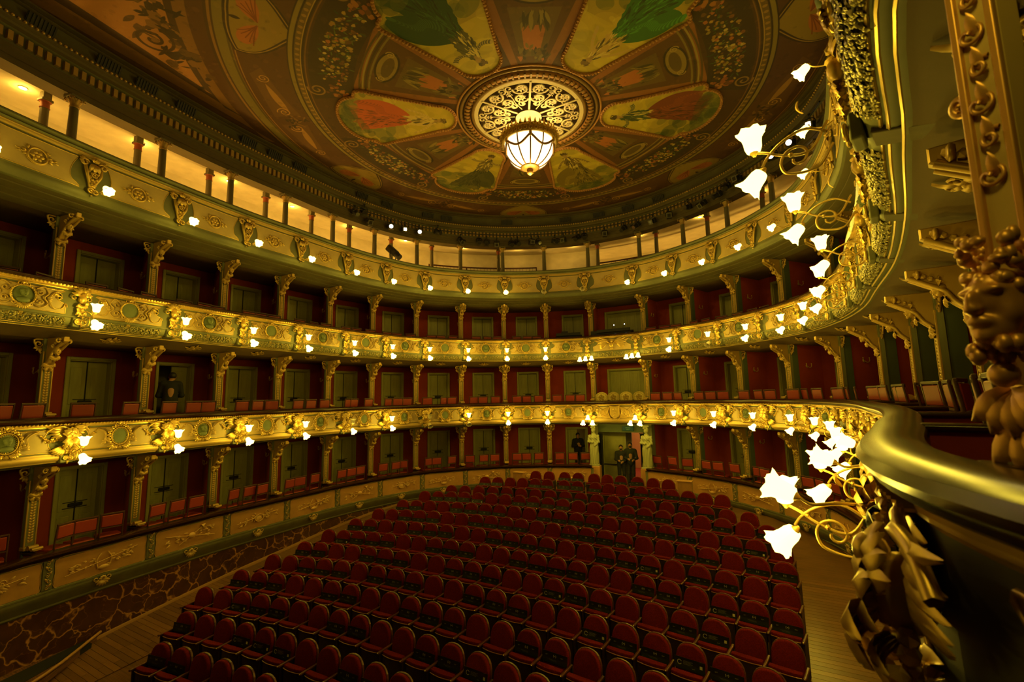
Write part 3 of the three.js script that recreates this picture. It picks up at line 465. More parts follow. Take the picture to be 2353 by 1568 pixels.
    y.fillStyle = robe[0]; y.beginPath(); y.moveTo(spine(0.3), 1.6); y.bezierCurveTo(cloak * 0.6, 1.75, cloak * 1.15, 2.3, cloak * 0.95, 3.05); y.bezierCurveTo(cloak * 0.6, 3.3, cloak * 0.2, 2.7, spine(0.6), 2.4); y.fill();
    const silh = (v0, v1, col, g) => { y.fillStyle = col; y.beginPath(); for (let k = 0; k <= 20; k++) { const v = v0 + (v1 - v0) * k / 20; y[k ? 'lineTo' : 'moveTo'](spine(v) - half(v) * g - 0.02 * Math.sin(k * 2.3), 0.95 + v * 2.45); } for (let k = 20; k >= 0; k--) { const v = v0 + (v1 - v0) * k / 20; y.lineTo(spine(v) + half(v) * g + 0.02 * Math.sin(k * 1.9), 0.95 + v * 2.45); } y.fill(); };
    silh(0, 0.42, skin, 1); silh(0.36, 1, robe[0], 1);
    for (let k = 0; k < 330; k++) { const v = rnd(), w = (rnd() * 2 - 1) * 0.8, px = spine(v) + w * half(v), py = 0.95 + v * 2.45, lower = v > 0.36, an = 1.57 - w * 0.5 + rr(-0.25, 0.25), sh = rnd(); const base = lower ? robe : [skin, '#b9a258']; dab(px, py, rr(0.06, 0.18), rr(0.01, 0.03), an, sh < 0.35 ? 'rgba(20,18,6,0.4)' : sh < 0.75 ? base[0] : base[1]); }
    for (const q2 of [-1, 1]) { const up = (fi + q2) % 2 ? 0.35 : -0.3; for (let k = 0; k < 22; k++) { const f = k / 22; dab(spine(0.12) + q2 * (0.2 + 0.42 * f), 1.15 + 0.3 * f - up * f * f, 0.07, 0.04, q2 * 0.7, k % 3 ? skin : '#a58d4c'); } }
    for (let k = 0; k < 40; k++) { const f = k / 40; dab(spine(0.6) + (fi % 2 ? 1 : -1) * (0.15 + 0.75 * f), 2.1 + 0.9 * f + 0.15 * Math.sin(f * 7), 0.13, 0.05, 1.0 + f, k % 2 ? robe[1] : robe[0]); }
    dab(spine(0), 0.80, 0.10, 0.135, 0, '#93753f'); for (let k = 0; k < 26; k++) dab(spine(0) + rr(-0.1, 0.1), 0.70 + rr(-0.06, 0.08), 0.05, 0.025, rr(0, 3), k % 3 ? hair : '#3a2c14'); dab(spine(0), 0.95, 0.05, 0.07, 0, '#86693a');
    y.restore();
    for (let k = 0; k < 60; k++) { y.fillStyle = ['rgba(40,54,22,0.35)', 'rgba(70,72,30,0.35)', 'rgba(120,108,44,0.3)'][k % 3]; y.beginPath(); y.ellipse(rr(-1.4, 1.4), rr(3.2, 4.0), rr(0.08, 0.4), rr(0.05, 0.18), rr(-0.6, 0.6), 0, 7); y.fill(); }
    const fg = new THREE.ShapeGeometry(fshape); const ap = fg.attributes.position; for (let k = 0; k < ap.count; k++) fg.attributes.uv.setXY(k, ap.getX(k) / fw + 0.5, 1 - (ap.getY(k) - 1.95) / fh);
    const gr = new THREE.Group(); gr.name = 'fresco_panel'; gr.userData.label = `painted figure in ${word} on a yellow sky`; gr.position.set(0, E + HC - 0.02, CZ); gr.rotation.y = rad(90 - ang); ceil.add(gr);
    const paint = part(gr, 'painting', xf(fg, { r: [Math.PI / 2, 0, 0] }), std({ map: canvasTex(cc), roughness: 0.7, side: THREE.DoubleSide }));
    part(gr, 'carved_frame', xf(frameG.clone(), { r: [Math.PI / 2, 0, 0] }), frameM);
  });
  // ring mouldings round the rosette
  const brown = std({ color: lin(0.20, 0.115, 0.04), roughness: 0.5, metalness: 0.2 });
  for (const [r, t, m] of [[1.72, 0.06, brown], [1.9, 0.09, frameM], [2.08, 0.05, brown], [2.2, 0.035, frameM]]) part(ceil, 'rosette_moulding', xf(new THREE.TorusGeometry(r, t, 6, 72), { r: [Math.PI / 2, 0, 0], p: [0, E + HC, CZ] }), m);
  { const l = []; for (let k = 0; k < 72; k++) { const a = k / 72 * 6.2832; l.push(xf(new THREE.BoxGeometry(0.05, 0.05, 0.16), { r: [0, -a + Math.PI / 2, 0], p: [1.9 * Math.cos(a), E + HC - 0.08, CZ + 1.9 * Math.sin(a)] })); } stuffPart(ceil, 'rosette_ribbing', join(l), brown); }
  // pierced grille
  const rg = new THREE.Group(); rg.name = 'rosette_grille'; rg.userData.label = 'cream pierced scroll grille'; rg.position.set(0, E + HC - 0.03, CZ); rg.rotation.y = rad(30); ceil.add(rg);
  const cr = std({ color: lin(0.62, 0.52, 0.33), roughness: 0.6 });
  part(rg, 'shaft_wall', xf(new THREE.CylinderGeometry(1.63, 1.63, 2.6, 48, 1, true), { p: [0, 1.32, 0] }), std({ color: lin(0.16, 0.10, 0.05), roughness: 0.9, side: THREE.DoubleSide })); part(rg, 'shaft_top', xf(new THREE.CircleGeometry(1.63, 48), { r: [Math.PI / 2, 0, 0], p: [0, 2.6, 0] }), std({ color: lin(0.16, 0.10, 0.05), roughness: 0.9, side: THREE.DoubleSide }));
  part(rg, 'rim', xf(new THREE.RingGeometry(1.56, 1.68, 64), { r: [Math.PI / 2, 0, 0], p: [0, -0.012, 0] }), cr);
  part(rg, 'centre_plate', xf(new THREE.CylinderGeometry(0.36, 0.40, 0.05, 32), { p: [0, -0.03, 0] }), cr);
  const flat = (g2) => g2.scale(1, 1, 0.35);
  const scroll = (cx, cy, r, turns, dir, ph, th) => { const pts = []; for (let k = 0; k <= 26; k++) { const f = k / 26, a = ph + dir * f * turns * 6.2832, q2 = r * (1 - 0.82 * f); pts.push(V(cx + q2 * Math.cos(a), cy + q2 * Math.sin(a), 0)); } return tube(pts, th, 30, 4); };
  const lf = (cx, cy, L, W, a) => { const s2 = new THREE.Shape(); s2.moveTo(0, 0); s2.quadraticCurveTo(L * 0.4, W, L, 0); s2.quadraticCurveTo(L * 0.4, -W, 0, 0); return xf(new THREE.ExtrudeGeometry(s2, { depth: 0.02, bevelEnabled: false, curveSegments: 4 }), { r: [0, 0, a], p: [cx, cy, -0.01] }); };
  const sector = () => { const l = []; for (const s of [-1, 1]) { l.push(scroll(0.92, s * 0.24, 0.22, 1.3, s, s * 2.2, 0.042), scroll(1.28, s * 0.42, 0.24, 1.35, -s, s * -1.2, 0.042), scroll(0.66, s * 0.15, 0.12, 1.1, -s, 0, 0.03), scroll(1.44, s * 0.12, 0.13, 1.1, s, s * 3, 0.032), scroll(1.1, s * 0.55, 0.1, 1, s, s, 0.025));
    for (let k = 0; k < 7; k++) l.push(lf(0.92, s * 0.24, 0.17, 0.05, s * (k * 0.8)), lf(1.28, s * 0.42, 0.19, 0.055, s * (k * 0.8 + 0.3))); l.push(lf(1.46, s * 0.55, 0.16, 0.06, s * 1.2), lf(0.55, s * 0.1, 0.2, 0.05, s * 0.5), lf(1.1, 0, 0.2, 0.05, s * 0.4), lf(1.3, 0, -0.2, 0.05, s * 0.5)); }
    l.push(tube([[0.42, 0, 0], [0.8, 0.02, 0], [1.1, -0.02, 0], [1.55, 0, 0]], 0.02, 6, 4)); return xf(flat(join(l)), { r: [Math.PI / 2, 0, 0] }); };
  const sg = sector();
  for (let k = 0; k < 6; k++) { const m = part(rg, 'scroll_sector', sg, cr); m.rotation.y = k * Math.PI / 3; const b = part(rg, 'rib', box(1.25, 0.02, 0.06, [0.98, -0.02, 0]), cr); b.rotation.y = k * Math.PI / 3 + Math.PI / 6; }
}

// ---------------------------------------------------------------- the chandelier
{
  const o = thing('chandelier', 'glowing glass bowl chandelier with gilded crown hanging from rosette', 'chandelier'); o.position.set(0, E, CZ);
  const glow = std({ color: lin(0.9, 0.8, 0.55), emissive: lin(1, 0.78, 0.42), emissiveIntensity: 2.4, roughness: 0.4, side: THREE.DoubleSide });
  part(o, 'stem', lathe([[0.02, 8.62], [0.02, 8.45], [0.05, 8.42], [0.02, 8.38], [0.02, 8.0]], 8), MAT.bronze);
  const NP = 12, prof = (f) => { const a = f * 1.22; return [0.76 * Math.cos(a), 7.72 - 0.80 * Math.sin(a)]; };
  for (let k = 0; k < NP; k++) {
    const a0 = k / NP * 6.2832, a1 = (k + 1) / NP * 6.2832, pos = [], idx = [];
    for (let j = 0; j <= 6; j++) for (let i = 0; i <= 2; i++) { const [r, h] = prof(j / 6), a = a0 + (a1 - a0) * i / 2; pos.push(r * Math.cos(a), h, r * Math.sin(a)); }
    for (let j = 0; j < 6; j++) for (let i = 0; i < 2; i++) { const a = j * 3 + i, b = a + 3; idx.push(a, b, a + 1, a + 1, b, b + 1); }
    const g = new THREE.BufferGeometry(); g.setAttribute('position', new THREE.Float32BufferAttribute(pos, 3)); g.setIndex(idx); g.computeVertexNormals(); part(o, 'glass_panel', g, glow);
    const pts = []; for (let j = 0; j <= 6; j++) { const [r, h] = prof(j / 6); pts.push([(r + 0.012) * Math.cos(a0), h - 0.005, (r + 0.012) * Math.sin(a0)]); } part(o, 'rib', tube(pts, 0.022, 10, 4), MAT.bronze);
    if (k % 2 === 0) { const sw = []; for (let j = 0; j <= 8; j++) { const f = j / 8, a = a0 + (f) * 2 * (a1 - a0), [r, h] = prof(0.10 + 0.26 * Math.sin(f * Math.PI)); sw.push([(r + 0.03) * Math.cos(a), h, (r + 0.03) * Math.sin(a)]); } part(o, 'garland', tube(sw, 0.034, 16, 5), MAT.bronze); part(o, 'pendant_boss', ball(0.80 * Math.cos(a0), 7.62, 0.80 * Math.sin(a0), 0.05, 0.1, 0.05, 8, 6), MAT.gold); }
  }
  part(o, 'crown_band', lathe([[0.76, 7.70], [0.83, 7.68], [0.86, 7.72], [0.83, 7.78], [0.87, 7.84], [0.85, 7.93], [0.80, 7.96], [0.74, 7.94]], 40), MAT.gold);
  const cr = []; for (let k = 0; k < 36; k++) { const a = k / 36 * 6.2832, r = 0.83; cr.push(xf(new THREE.ConeGeometry(0.055, 0.16 + 0.08 * (k % 3 === 0), 5), { p: [r * Math.cos(a), 8.02, r * Math.sin(a)], s: [1, 1, 1] })); cr.push(xf(new THREE.IcosahedronGeometry(0.045, 0), { p: [0.88 * Math.cos(a + 0.08), 7.88, 0.88 * Math.sin(a + 0.08)] })); cr.push(xf(new THREE.TorusGeometry(0.045, 0.014, 4, 8), { p: [0.87 * Math.cos(a), 7.76, 0.87 * Math.sin(a)], r: [0, -a + Math.PI / 2, 0] })); }
  stuffPart(o, 'crown_leaves', join(cr), MAT.gold);
  for (let k = 0; k < 6; k++) { const a = k / 6 * 6.2832; part(o, 'chain_arm', tube([[0.03 * Math.cos(a), 8.42, 0.03 * Math.sin(a)], [0.35 * Math.cos(a), 8.15, 0.35 * Math.sin(a)], [0.80 * Math.cos(a), 7.96, 0.80 * Math.sin(a)]], 0.014, 10, 4), MAT.bronze); }
  part(o, 'base_plate', lathe([[0.27, 6.975], [0.29, 6.96], [0.25, 6.93], [0.10, 6.90], [0.0, 6.90]], 24), MAT.bronze);
  part(o, 'finial', lathe([[0.06, 6.91], [0.1, 6.87], [0.07, 6.83], [0.11, 6.79], [0.06, 6.74], [0.0, 6.70]], 12), MAT.bronze);
  const up = new THREE.PointLight(CHAN, I_CHAN * 0.25, 0, 2); up.position.set(0, 7.8, 0); up.shadow.radius = 8; up.castShadow = true; o.add(up);
  const dn = new THREE.PointLight(CHAN, I_CHAN * 0.42, 0, 2); dn.position.set(0, 6.55, 0); dn.shadow.radius = 12; dn.castShadow = true; o.add(dn);
}

// ---------------------------------------------------------------- carved ornament: small building blocks in the x-y plane, relief towards +z
function leaf(x, y, L, W, a, z = 0.01, lift = 0.03, curl = 0.02) {
  const pos = [], idx = [], n = 5;
  for (let i = 0; i <= n; i++) { const f = i / n, w = W * Math.pow(Math.max(0, Math.sin(Math.PI * Math.pow(f * 0.97 + 0.02, 0.8))), 0.65), zc = z + lift * Math.sin(Math.PI * f) + curl * f * f; pos.push(f * L, w, zc - W * 0.45, f * L, 0, zc, f * L, -w, zc - W * 0.45); }
  for (let i = 0; i < n; i++) for (let j = 0; j < 2; j++) { const p = i * 3 + j, q = p + 3; idx.push(p, p + 1, q, q, p + 1, q + 1); }
  const g = new THREE.BufferGeometry(); g.setAttribute('position', new THREE.Float32BufferAttribute(pos, 3)); g.setIndex(idx); g.computeVertexNormals(); return bare(xf(g, { r: [0, 0, a], p: [x, y, 0] }));
}
function curlG(x, y, r, turns, dir, ph, th, z = 0.02, k = 20) { const pts = []; for (let i = 0; i <= k; i++) { const f = i / k, a = ph + dir * f * turns * 6.2832, q = r * (1 - 0.85 * f); pts.push(V(x + q * Math.cos(a), y + q * Math.sin(a), z + 0.02 * f)); } return tube(pts, th, k, 4); }
const ic = (x, y, z, r) => xf(new THREE.IcosahedronGeometry(r, 0), { p: [x, y, z], r: [x * 9, y * 7, z * 5] });
function swag(x0, y0, x1, y1, sag, r, n, z = 0.03) { const l = []; for (let i = 0; i <= n; i++) { const f = i / n, x = x0 + (x1 - x0) * f, y = y0 + (y1 - y0) * f - sag * Math.sin(Math.PI * f), q = r * (0.7 + 0.5 * Math.sin(Math.PI * f)); l.push(ic(x + rr(-0.01, 0.01), y + rr(-0.012, 0.012), z + rr(0, 0.02), q)); l.push(leaf(x, y, q * 2.4, q * 0.7, rr(0, 6.3), z, 0.015, 0.02)); } return l; }
function fan(x, y, n, a0, a1, L0, L1, W, z = 0.01, lift = 0.03) { const l = []; for (let i = 0; i < n; i++) { const f = n > 1 ? i / (n - 1) : 0; l.push(leaf(x, y, L0 + (L1 - L0) * f, W, a0 + (a1 - a0) * f, z + 0.004 * i, lift)); } return l; }
const ringG = (rx, ry, th, z = 0.02, seg = 36) => { const pts = []; for (let i = 0; i < 16; i++) { const a = i / 16 * 6.2832; pts.push(V(rx * Math.cos(a), ry * Math.sin(a), z)); } return tube(pts, th, seg, 5, true); };
const discG = (rx, ry, z = 0.01) => xf(new THREE.CylinderGeometry(1, 1, 0.02, 32), { r: [Math.PI / 2, 0, 0], s: [1, 1, 1] }).scale(rx, ry, 1).translate(0, 0, z);
const headG = (x, y, z, r) => [ball(x, y, z, r * 0.8, r, r * 0.8, 10, 8), ball(x, y + r * 0.35, z - r * 0.15, r * 0.95, r * 0.8, r * 0.9, 8, 6), ball(x, y - r * 0.1, z + r * 0.75, r * 0.16, r * 0.26, r * 0.22, 6, 5), ball(x, y - r * 0.5, z + r * 0.62, r * 0.3, r * 0.12, r * 0.15, 6, 4), ball(x, y - r * 0.85, z + r * 0.4, r * 0.35, r * 0.3, r * 0.3, 6, 5), ball(x - r * 0.32, y + r * 0.12, z + r * 0.58, r * 0.2, r * 0.1, r * 0.14, 6, 4), ball(x + r * 0.32, y + r * 0.12, z + r * 0.58, r * 0.2, r * 0.1, r * 0.14, 6, 4)];

// ---- medallions for the balcony fronts (origin at the middle of the panel)
const ORN = {};
{ // second tier: wreath with ribbons and swags
  const wreath = []; for (let k = 0; k < 24; k++) { const a = k / 24 * 6.2832; wreath.push(ic(0.205 * Math.cos(a), 0.235 * Math.sin(a), 0.045, 0.026), leaf(0.20 * Math.cos(a), 0.23 * Math.sin(a), 0.075, 0.026, a + 0.9, 0.02, 0.03)); }
  ORN.wreath2 = join(wreath); ORN.inner2 = join([ringG(0.165, 0.19, 0.014, 0.04), ...Array.from({ length: 28 }, (_, k) => { const a = k / 28 * 6.2832; return ic(0.14 * Math.cos(a), 0.165 * Math.sin(a), 0.035, 0.011); })]);
  ORN.disc2 = discG(0.165, 0.19, 0.02);
  ORN.crest2 = join([curlG(-0.05, 0.27, 0.05, 1.2, 1, 0, 0.014), curlG(0.05, 0.27, 0.05, 1.2, -1, 3.14, 0.014), ...fan(0, 0.25, 5, 0.6, 2.5, 0.1, 0.1, 0.025, 0.03)]);
  ORN.bow2 = join([...fan(-0.08, -0.2, 4, 3.3, 4.6, 0.16, 0.1, 0.035, 0.03), ...fan(0.08, -0.2, 4, -0.15, -1.45, 0.16, 0.1, 0.035, 0.03), ic(0, -0.25, 0.05, 0.04)]);
  ORN.ribbon2 = [-1, 1].map((s) => join([tube([[s * 0.2, -0.12, 0.03], [s * 0.29, -0.06, 0.06], [s * 0.28, 0.06, 0.04], [s * 0.36, 0.15, 0.05], [s * 0.45, 0.18, 0.04]], 0.022, 14, 5), ...fan(s * 0.24, -0.1, 4, s > 0 ? -0.4 : 3.5, s > 0 ? 1.4 : 1.7, 0.13, 0.09, 0.03, 0.03)]));
  ORN.swag2 = [join(swag(-0.46, 0.16, -0.86, 0.12, 0.16, 0.027, 11)), join(swag(0.46, 0.16, 0.86, 0.12, 0.16, 0.027, 11))];
  ORN.bust = join([...headG(0, 0.04, 0.05, 0.075), ball(0, -0.10, 0.03, 0.11, 0.06, 0.05, 10, 6)]);
}
{ // third tier: strapwork medallion with a shell
  ORN.ring3 = join([ringG(0.19, 0.19, 0.018, 0.04), ...Array.from({ length: 26 }, (_, k) => { const a = k / 26 * 6.2832; return ic(0.19 * Math.cos(a), 0.19 * Math.sin(a), 0.055, 0.015); })]);
  ORN.disc3 = discG(0.18, 0.18, 0.02);
  const st = []; for (const s of [-1, 1]) { st.push(curlG(s * 0.27, 0.1, 0.06, 1.2, s, s > 0 ? 3.14 : 0, 0.014), curlG(s * 0.27, -0.1, 0.06, 1.2, -s, s > 0 ? 3.14 : 0, 0.014), tube([[s * 0.2, 0.16, 0.02], [s * 0.32, 0.22, 0.03], [s * 0.4, 0.1, 0.02], [s * 0.33, 0, 0.03], [s * 0.4, -0.1, 0.02], [s * 0.3, -0.2, 0.03], [s * 0.2, -0.16, 0.02]], 0.016, 22, 4), ...fan(s * 0.38, 0, 3, s > 0 ? -0.6 : 2.54, s > 0 ? 0.6 : 3.74, 0.1, 0.1, 0.022)); }
  ORN.strap3 = join(st);
  const sc = []; for (const s of [-1, 1]) sc.push(tube([[s * 0.42, 0.02, 0.02], [s * 0.52, 0.16, 0.03], [s * 0.62, 0.12, 0.02], [s * 0.6, 0.0, 0.02]], 0.011, 14, 4), tube([[s * 0.42, -0.05, 0.02], [s * 0.5, -0.18, 0.03], [s * 0.64, -0.16, 0.02], [s * 0.7, -0.04, 0.02], [s * 0.73, -0.12, 0.02]], 0.011, 16, 4), curlG(s * 0.58, 0.04, 0.05, 1.1, s, 0, 0.01), ...fan(s * 0.5, 0.08, 3, s > 0 ? 0.2 : 2.9, s > 0 ? 1.4 : 1.7, 0.09, 0.07, 0.02)); ORN.tendril3 = join(sc);
  ORN.shell3 = join([...fan(0, -0.16, 7, -2.6, -0.54, 0.13, 0.13, 0.022, 0.03), curlG(-0.12, -0.17, 0.05, 1.1, 1, 0, 0.012), curlG(0.12, -0.17, 0.05, 1.1, -1, 3.14, 0.012)]);
  ORN.crest3 = join([curlG(-0.06, 0.21, 0.045, 1.1, 1, 0, 0.012), curlG(0.06, 0.21, 0.045, 1.1, -1, 3.14, 0.012), ...fan(0, 0.2, 3, 1.0, 2.14, 0.08, 0.08, 0.025, 0.03)]);
}
{ // gallery: small rosette
  ORN.ring4 = join([ringG(0.155, 0.155, 0.018, 0.03), ringG(0.175, 0.175, 0.008, 0.02)]);
  ORN.rose4 = join([ball(0, 0, 0.03, 0.035, 0.035, 0.03, 8, 6), ...Array.from({ length: 6 }, (_, k) => leaf(0, 0, 0.13, 0.04, k * 1.047, 0.01, 0.03))]);
  ORN.sprig4 = join([].concat(...[-1, 1].map((s) => [...fan(s * 0.16, 0, 3, s > 0 ? -0.7 : 2.44, s > 0 ? 0.7 : 3.84, 0.12, 0.1, 0.028), ...fan(s * 0.24, 0, 2, s > 0 ? -0.3 : 2.84, s > 0 ? 0.3 : 3.44, 0.12, 0.1, 0.02), ic(s * 0.28, 0, 0.02, 0.018), ...fan(s * 0.13, 0.1, 2, s > 0 ? 0.3 : 2.2, s > 0 ? 0.9 : 2.8, 0.09, 0.07, 0.02)])));
}
{ // ground tier: crossed pipes, lyre and sprays
  const stick = (x0, y0, x1, y1) => tube([[x0, y0, 0.02], [(x0 + x1) / 2, (y0 + y1) / 2, 0.035], [x1, y1, 0.02]], 0.009, 6, 5);
  const spray = (n) => { const l = []; for (let k = 0; k < n; k++) { const s = k % 2 ? 1 : -1, f = rnd(), x = s * (0.06 + 0.5 * f), y = 0.05 * s * f + rr(-0.09, 0.09); l.push(leaf(x, y, rr(0.07, 0.13), 0.022, (s > 0 ? 0 : 3.14) + rr(-0.9, 0.9), 0.01, 0.02)); } return l; };
  ORN.inst1 = [join([stick(-0.68, -0.12, 0.66, 0.12), ...spray(34), tube([[-0.1, -0.16, 0.02], [-0.14, 0.02, 0.03], [-0.06, 0.16, 0.03]], 0.014, 10, 5), tube([[0.1, -0.16, 0.02], [0.14, 0.02, 0.03], [0.06, 0.16, 0.03]], 0.014, 10, 5), ball(0, -0.14, 0.03, 0.1, 0.05, 0.03)]),
    join([stick(-0.62, 0.1, 0.6, -0.12), stick(-0.3, -0.17, 0.28, 0.17), ...spray(30), ball(0, 0, 0.03, 0.09, 0.07, 0.04), xf(new THREE.ConeGeometry(0.05, 0.12, 10, 1, true), { r: [0, 0, -1.0], p: [0.3, 0.19, 0.03] })]),
    join([stick(-0.66, -0.05, 0.64, 0.1), ...spray(38), ball(-0.02, -0.02, 0.03, 0.12, 0.09, 0.03), ringG(0.13, 0.1, 0.012, 0.05), curlG(0.25, 0.1, 0.07, 1.1, 1, 0, 0.01)])];
  ORN.cove1 = join([...fan(0, 0, 7, -2.9, -0.25, 0.14, 0.14, 0.035, 0.02), ...fan(0, 0.01, 5, 0.3, 2.8, 0.08, 0.08, 0.03, 0.02), curlG(-0.13, 0.02, 0.045, 1, 1, 0, 0.014), curlG(0.13, 0.02, 0.045, 1, -1, 3.14, 0.014)]);
  const st = []; for (let k = 0; k < 5; k++) { const y = -0.22 + k * 0.11; st.push(curlG(k % 2 ? 0.02 : -0.02, y, 0.04, 1.2, k % 2 ? 1 : -1, 1.57, 0.009, 0.015, 14), leaf(0, y, 0.09, 0.022, 1.57 + (k % 2 ? 0.7 : -0.7), 0.01, 0.02)); } ORN.strip1 = join(st);
}
for (let i = -1; i <= 22; i++) {
  const mid = i + 0.5;
  for (const T of [1, 2, 3, 4]) {
    const o = fronts[T + ':' + i]; if (!o) continue;
    const orn = (name, g, m, y, n, label) => { const e = part(o, name, g, m, label); put(e, mid, n, y); return e; };
    if (T === 2) {
      const y = -0.66, n = 0.905;
      if (i === 10) { // the arms of the central box
        const shS = new THREE.Shape(); shS.moveTo(-0.2, 0.24); shS.quadraticCurveTo(0, 0.18, 0.2, 0.24); shS.quadraticCurveTo(0.17, 0, 0.19, -0.12); shS.quadraticCurveTo(0.12, -0.24, 0, -0.28); shS.quadraticCurveTo(-0.12, -0.24, -0.19, -0.12); shS.quadraticCurveTo(-0.17, 0, -0.2, 0.24);
        const sh = orn('shield', new THREE.ExtrudeGeometry(shS, { depth: 0.05, bevelSize: 0.015, bevelThickness: 0.02, bevelSegments: 2 }), MAT.gold, y, n);
        part(sh, 'shield_charges', join([ball(-0.07, 0.1, 0.07, 0.035, 0.05, 0.02), ball(0.07, 0.1, 0.07, 0.035, 0.05, 0.02), box(0.3, 0.02, 0.02, [0, 0.03, 0.07]), ball(0, -0.03, 0.07, 0.04, 0.03, 0.02), box(0.25, 0.02, 0.02, [0, -0.08, 0.07]), ball(0, -0.16, 0.07, 0.06, 0.03, 0.02)]), MAT.gold);
        for (const s of [-1, 1]) { const f = []; for (let k = 0; k < 7; k++) f.push(tube([[s * (0.22 + k * 0.03), 0.2 - k * 0.012, 0.02], [s * (0.3 + k * 0.055), 0.02 - k * 0.01, 0.06], [s * (0.26 + k * 0.05), -0.14 - 0.01 * k, 0.04], [s * (0.22 + k * 0.02), -0.27, 0.02]], 0.022, 12, 5)); orn('flag_drapery', join(f), MAT.gold, y, n); orn('flag_staff', tube([[s * 0.14, -0.32, 0.05], [s * 0.5, 0.02, 0.05], [s * 0.75, 0.24, 0.04]], 0.013, 10, 5), MAT.gold, y, n); orn('laurel_spray', join([...fan(s * 0.7, 0.05, 6, s > 0 ? -1.2 : 4.34, s > 0 ? 0.9 : 2.24, 0.2, 0.16, 0.035)]), MAT.gold, y, n); }
        continue;
      }
      orn('medallion_disc', ORN.disc2, MAT.greenMed, y, n, i % 2 ? 'dark green disc with relief bust' : 'plain olive disc'); if (i % 2) orn('bust_relief', ORN.bust, MAT.greenMed, y, n + 0.02);
      orn('medallion_rim', ORN.inner2, MAT.gold, y, n); orn('wreath', ORN.wreath2, MAT.gold, y, n); orn('crest', ORN.crest2, MAT.gold, y, n); orn('bow', ORN.bow2, MAT.gold, y, n); orn('ribbon', ORN.ribbon2[0], MAT.goldDull, y, n); orn('ribbon', ORN.ribbon2[1], MAT.goldDull, y, n); orn('garland', ORN.swag2[0], MAT.gold, y, n); orn('garland', ORN.swag2[1], MAT.gold, y, n);
    } else if (T === 3) {
      const y = 2.185, n = 0.905;
      if (i === 10) { for (const s of [-1, 1]) { const f = []; for (let k = 0; k < 9; k++) f.push(leaf(s * (0.05 + k * 0.03), 0.1 - k * 0.02, 0.62 - k * 0.045, 0.035, s > 0 ? 0.42 - k * 0.12 : Math.PI - 0.42 + k * 0.12, 0.03, 0.05)); f.push(tube([[s * 0.04, 0.0, 0.05], [s * 0.25, 0.16, 0.07], [s * 0.55, 0.14, 0.05], [s * 0.72, 0.2, 0.04]], 0.02, 16, 5), curlG(s * 0.82, 0.14, 0.06, 1.2, -s, s > 0 ? 3.14 : 0, 0.014)); orn('eagle_wing', join(f), MAT.gold, y, n); } orn('eagle_body', join([ball(0, -0.04, 0.08, 0.09, 0.13, 0.08), ball(0.02, 0.12, 0.1, 0.05, 0.055, 0.05), xf(new THREE.ConeGeometry(0.02, 0.06, 6), { p: [0.07, 0.11, 0.11], r: [0, 0, -1.57] }), ...fan(0, -0.12, 5, -2.2, -0.94, 0.12, 0.12, 0.03, 0.03)]), MAT.gold, y, n); continue; }
      orn('medallion_disc', ORN.disc3, MAT.greenMed, y, n, i % 2 ? 'dark green disc with relief bust' : 'plain olive disc'); if (i % 2) orn('bust_relief', ORN.bust, MAT.greenMed, y, n + 0.02);
      orn('medallion_rim', ORN.ring3, MAT.gold, y, n); orn('strapwork', ORN.strap3, MAT.goldDull, y, n); orn('tendril', ORN.tendril3, MAT.gold, y, n); orn('shell', ORN.shell3, MAT.gold, y, n); orn('crest', ORN.crest3, MAT.gold, y, n);
    } else if (T === 4) { const y = 5.03, n = 0.885; orn('rosette_ring', ORN.ring4, MAT.gold, y, n); orn('rosette', ORN.rose4, MAT.gold, y, n); orn('sprig', ORN.sprig4, MAT.gold, y, n);
    } else { orn('carved_instruments', ORN.inst1[((i % 3) + 3) % 3], MAT.tanRelief, -3.335, 0.722); orn('cove_ornament', ORN.cove1, MAT.goldDull, -3.74, 0.715); }
  }
}
// leafy bosses on the third tier soffit
{ const g = join([ball(0, 0, 0.03, 0.05, 0.05, 0.04, 8, 6), ...Array.from({ length: 8 }, (_, k) => leaf(0, 0, k % 2 ? 0.15 : 0.22, 0.045, k * 0.785, 0.0, 0.05)), ...Array.from({ length: 4 }, (_, k) => curlG(0.12 * Math.cos(k * 1.571 + 0.785), 0.12 * Math.sin(k * 1.571 + 0.785), 0.05, 1.1, 1, k, 0.014))]); xf(g, { r: [Math.PI / 2 - 0.22, 0, 0] });
  for (let i = 0; i <= 21; i++) put(part(fronts['3:' + i], 'soffit_boss', g, MAT.pillarGold), i + 0.5, 0.33, 1.55); }
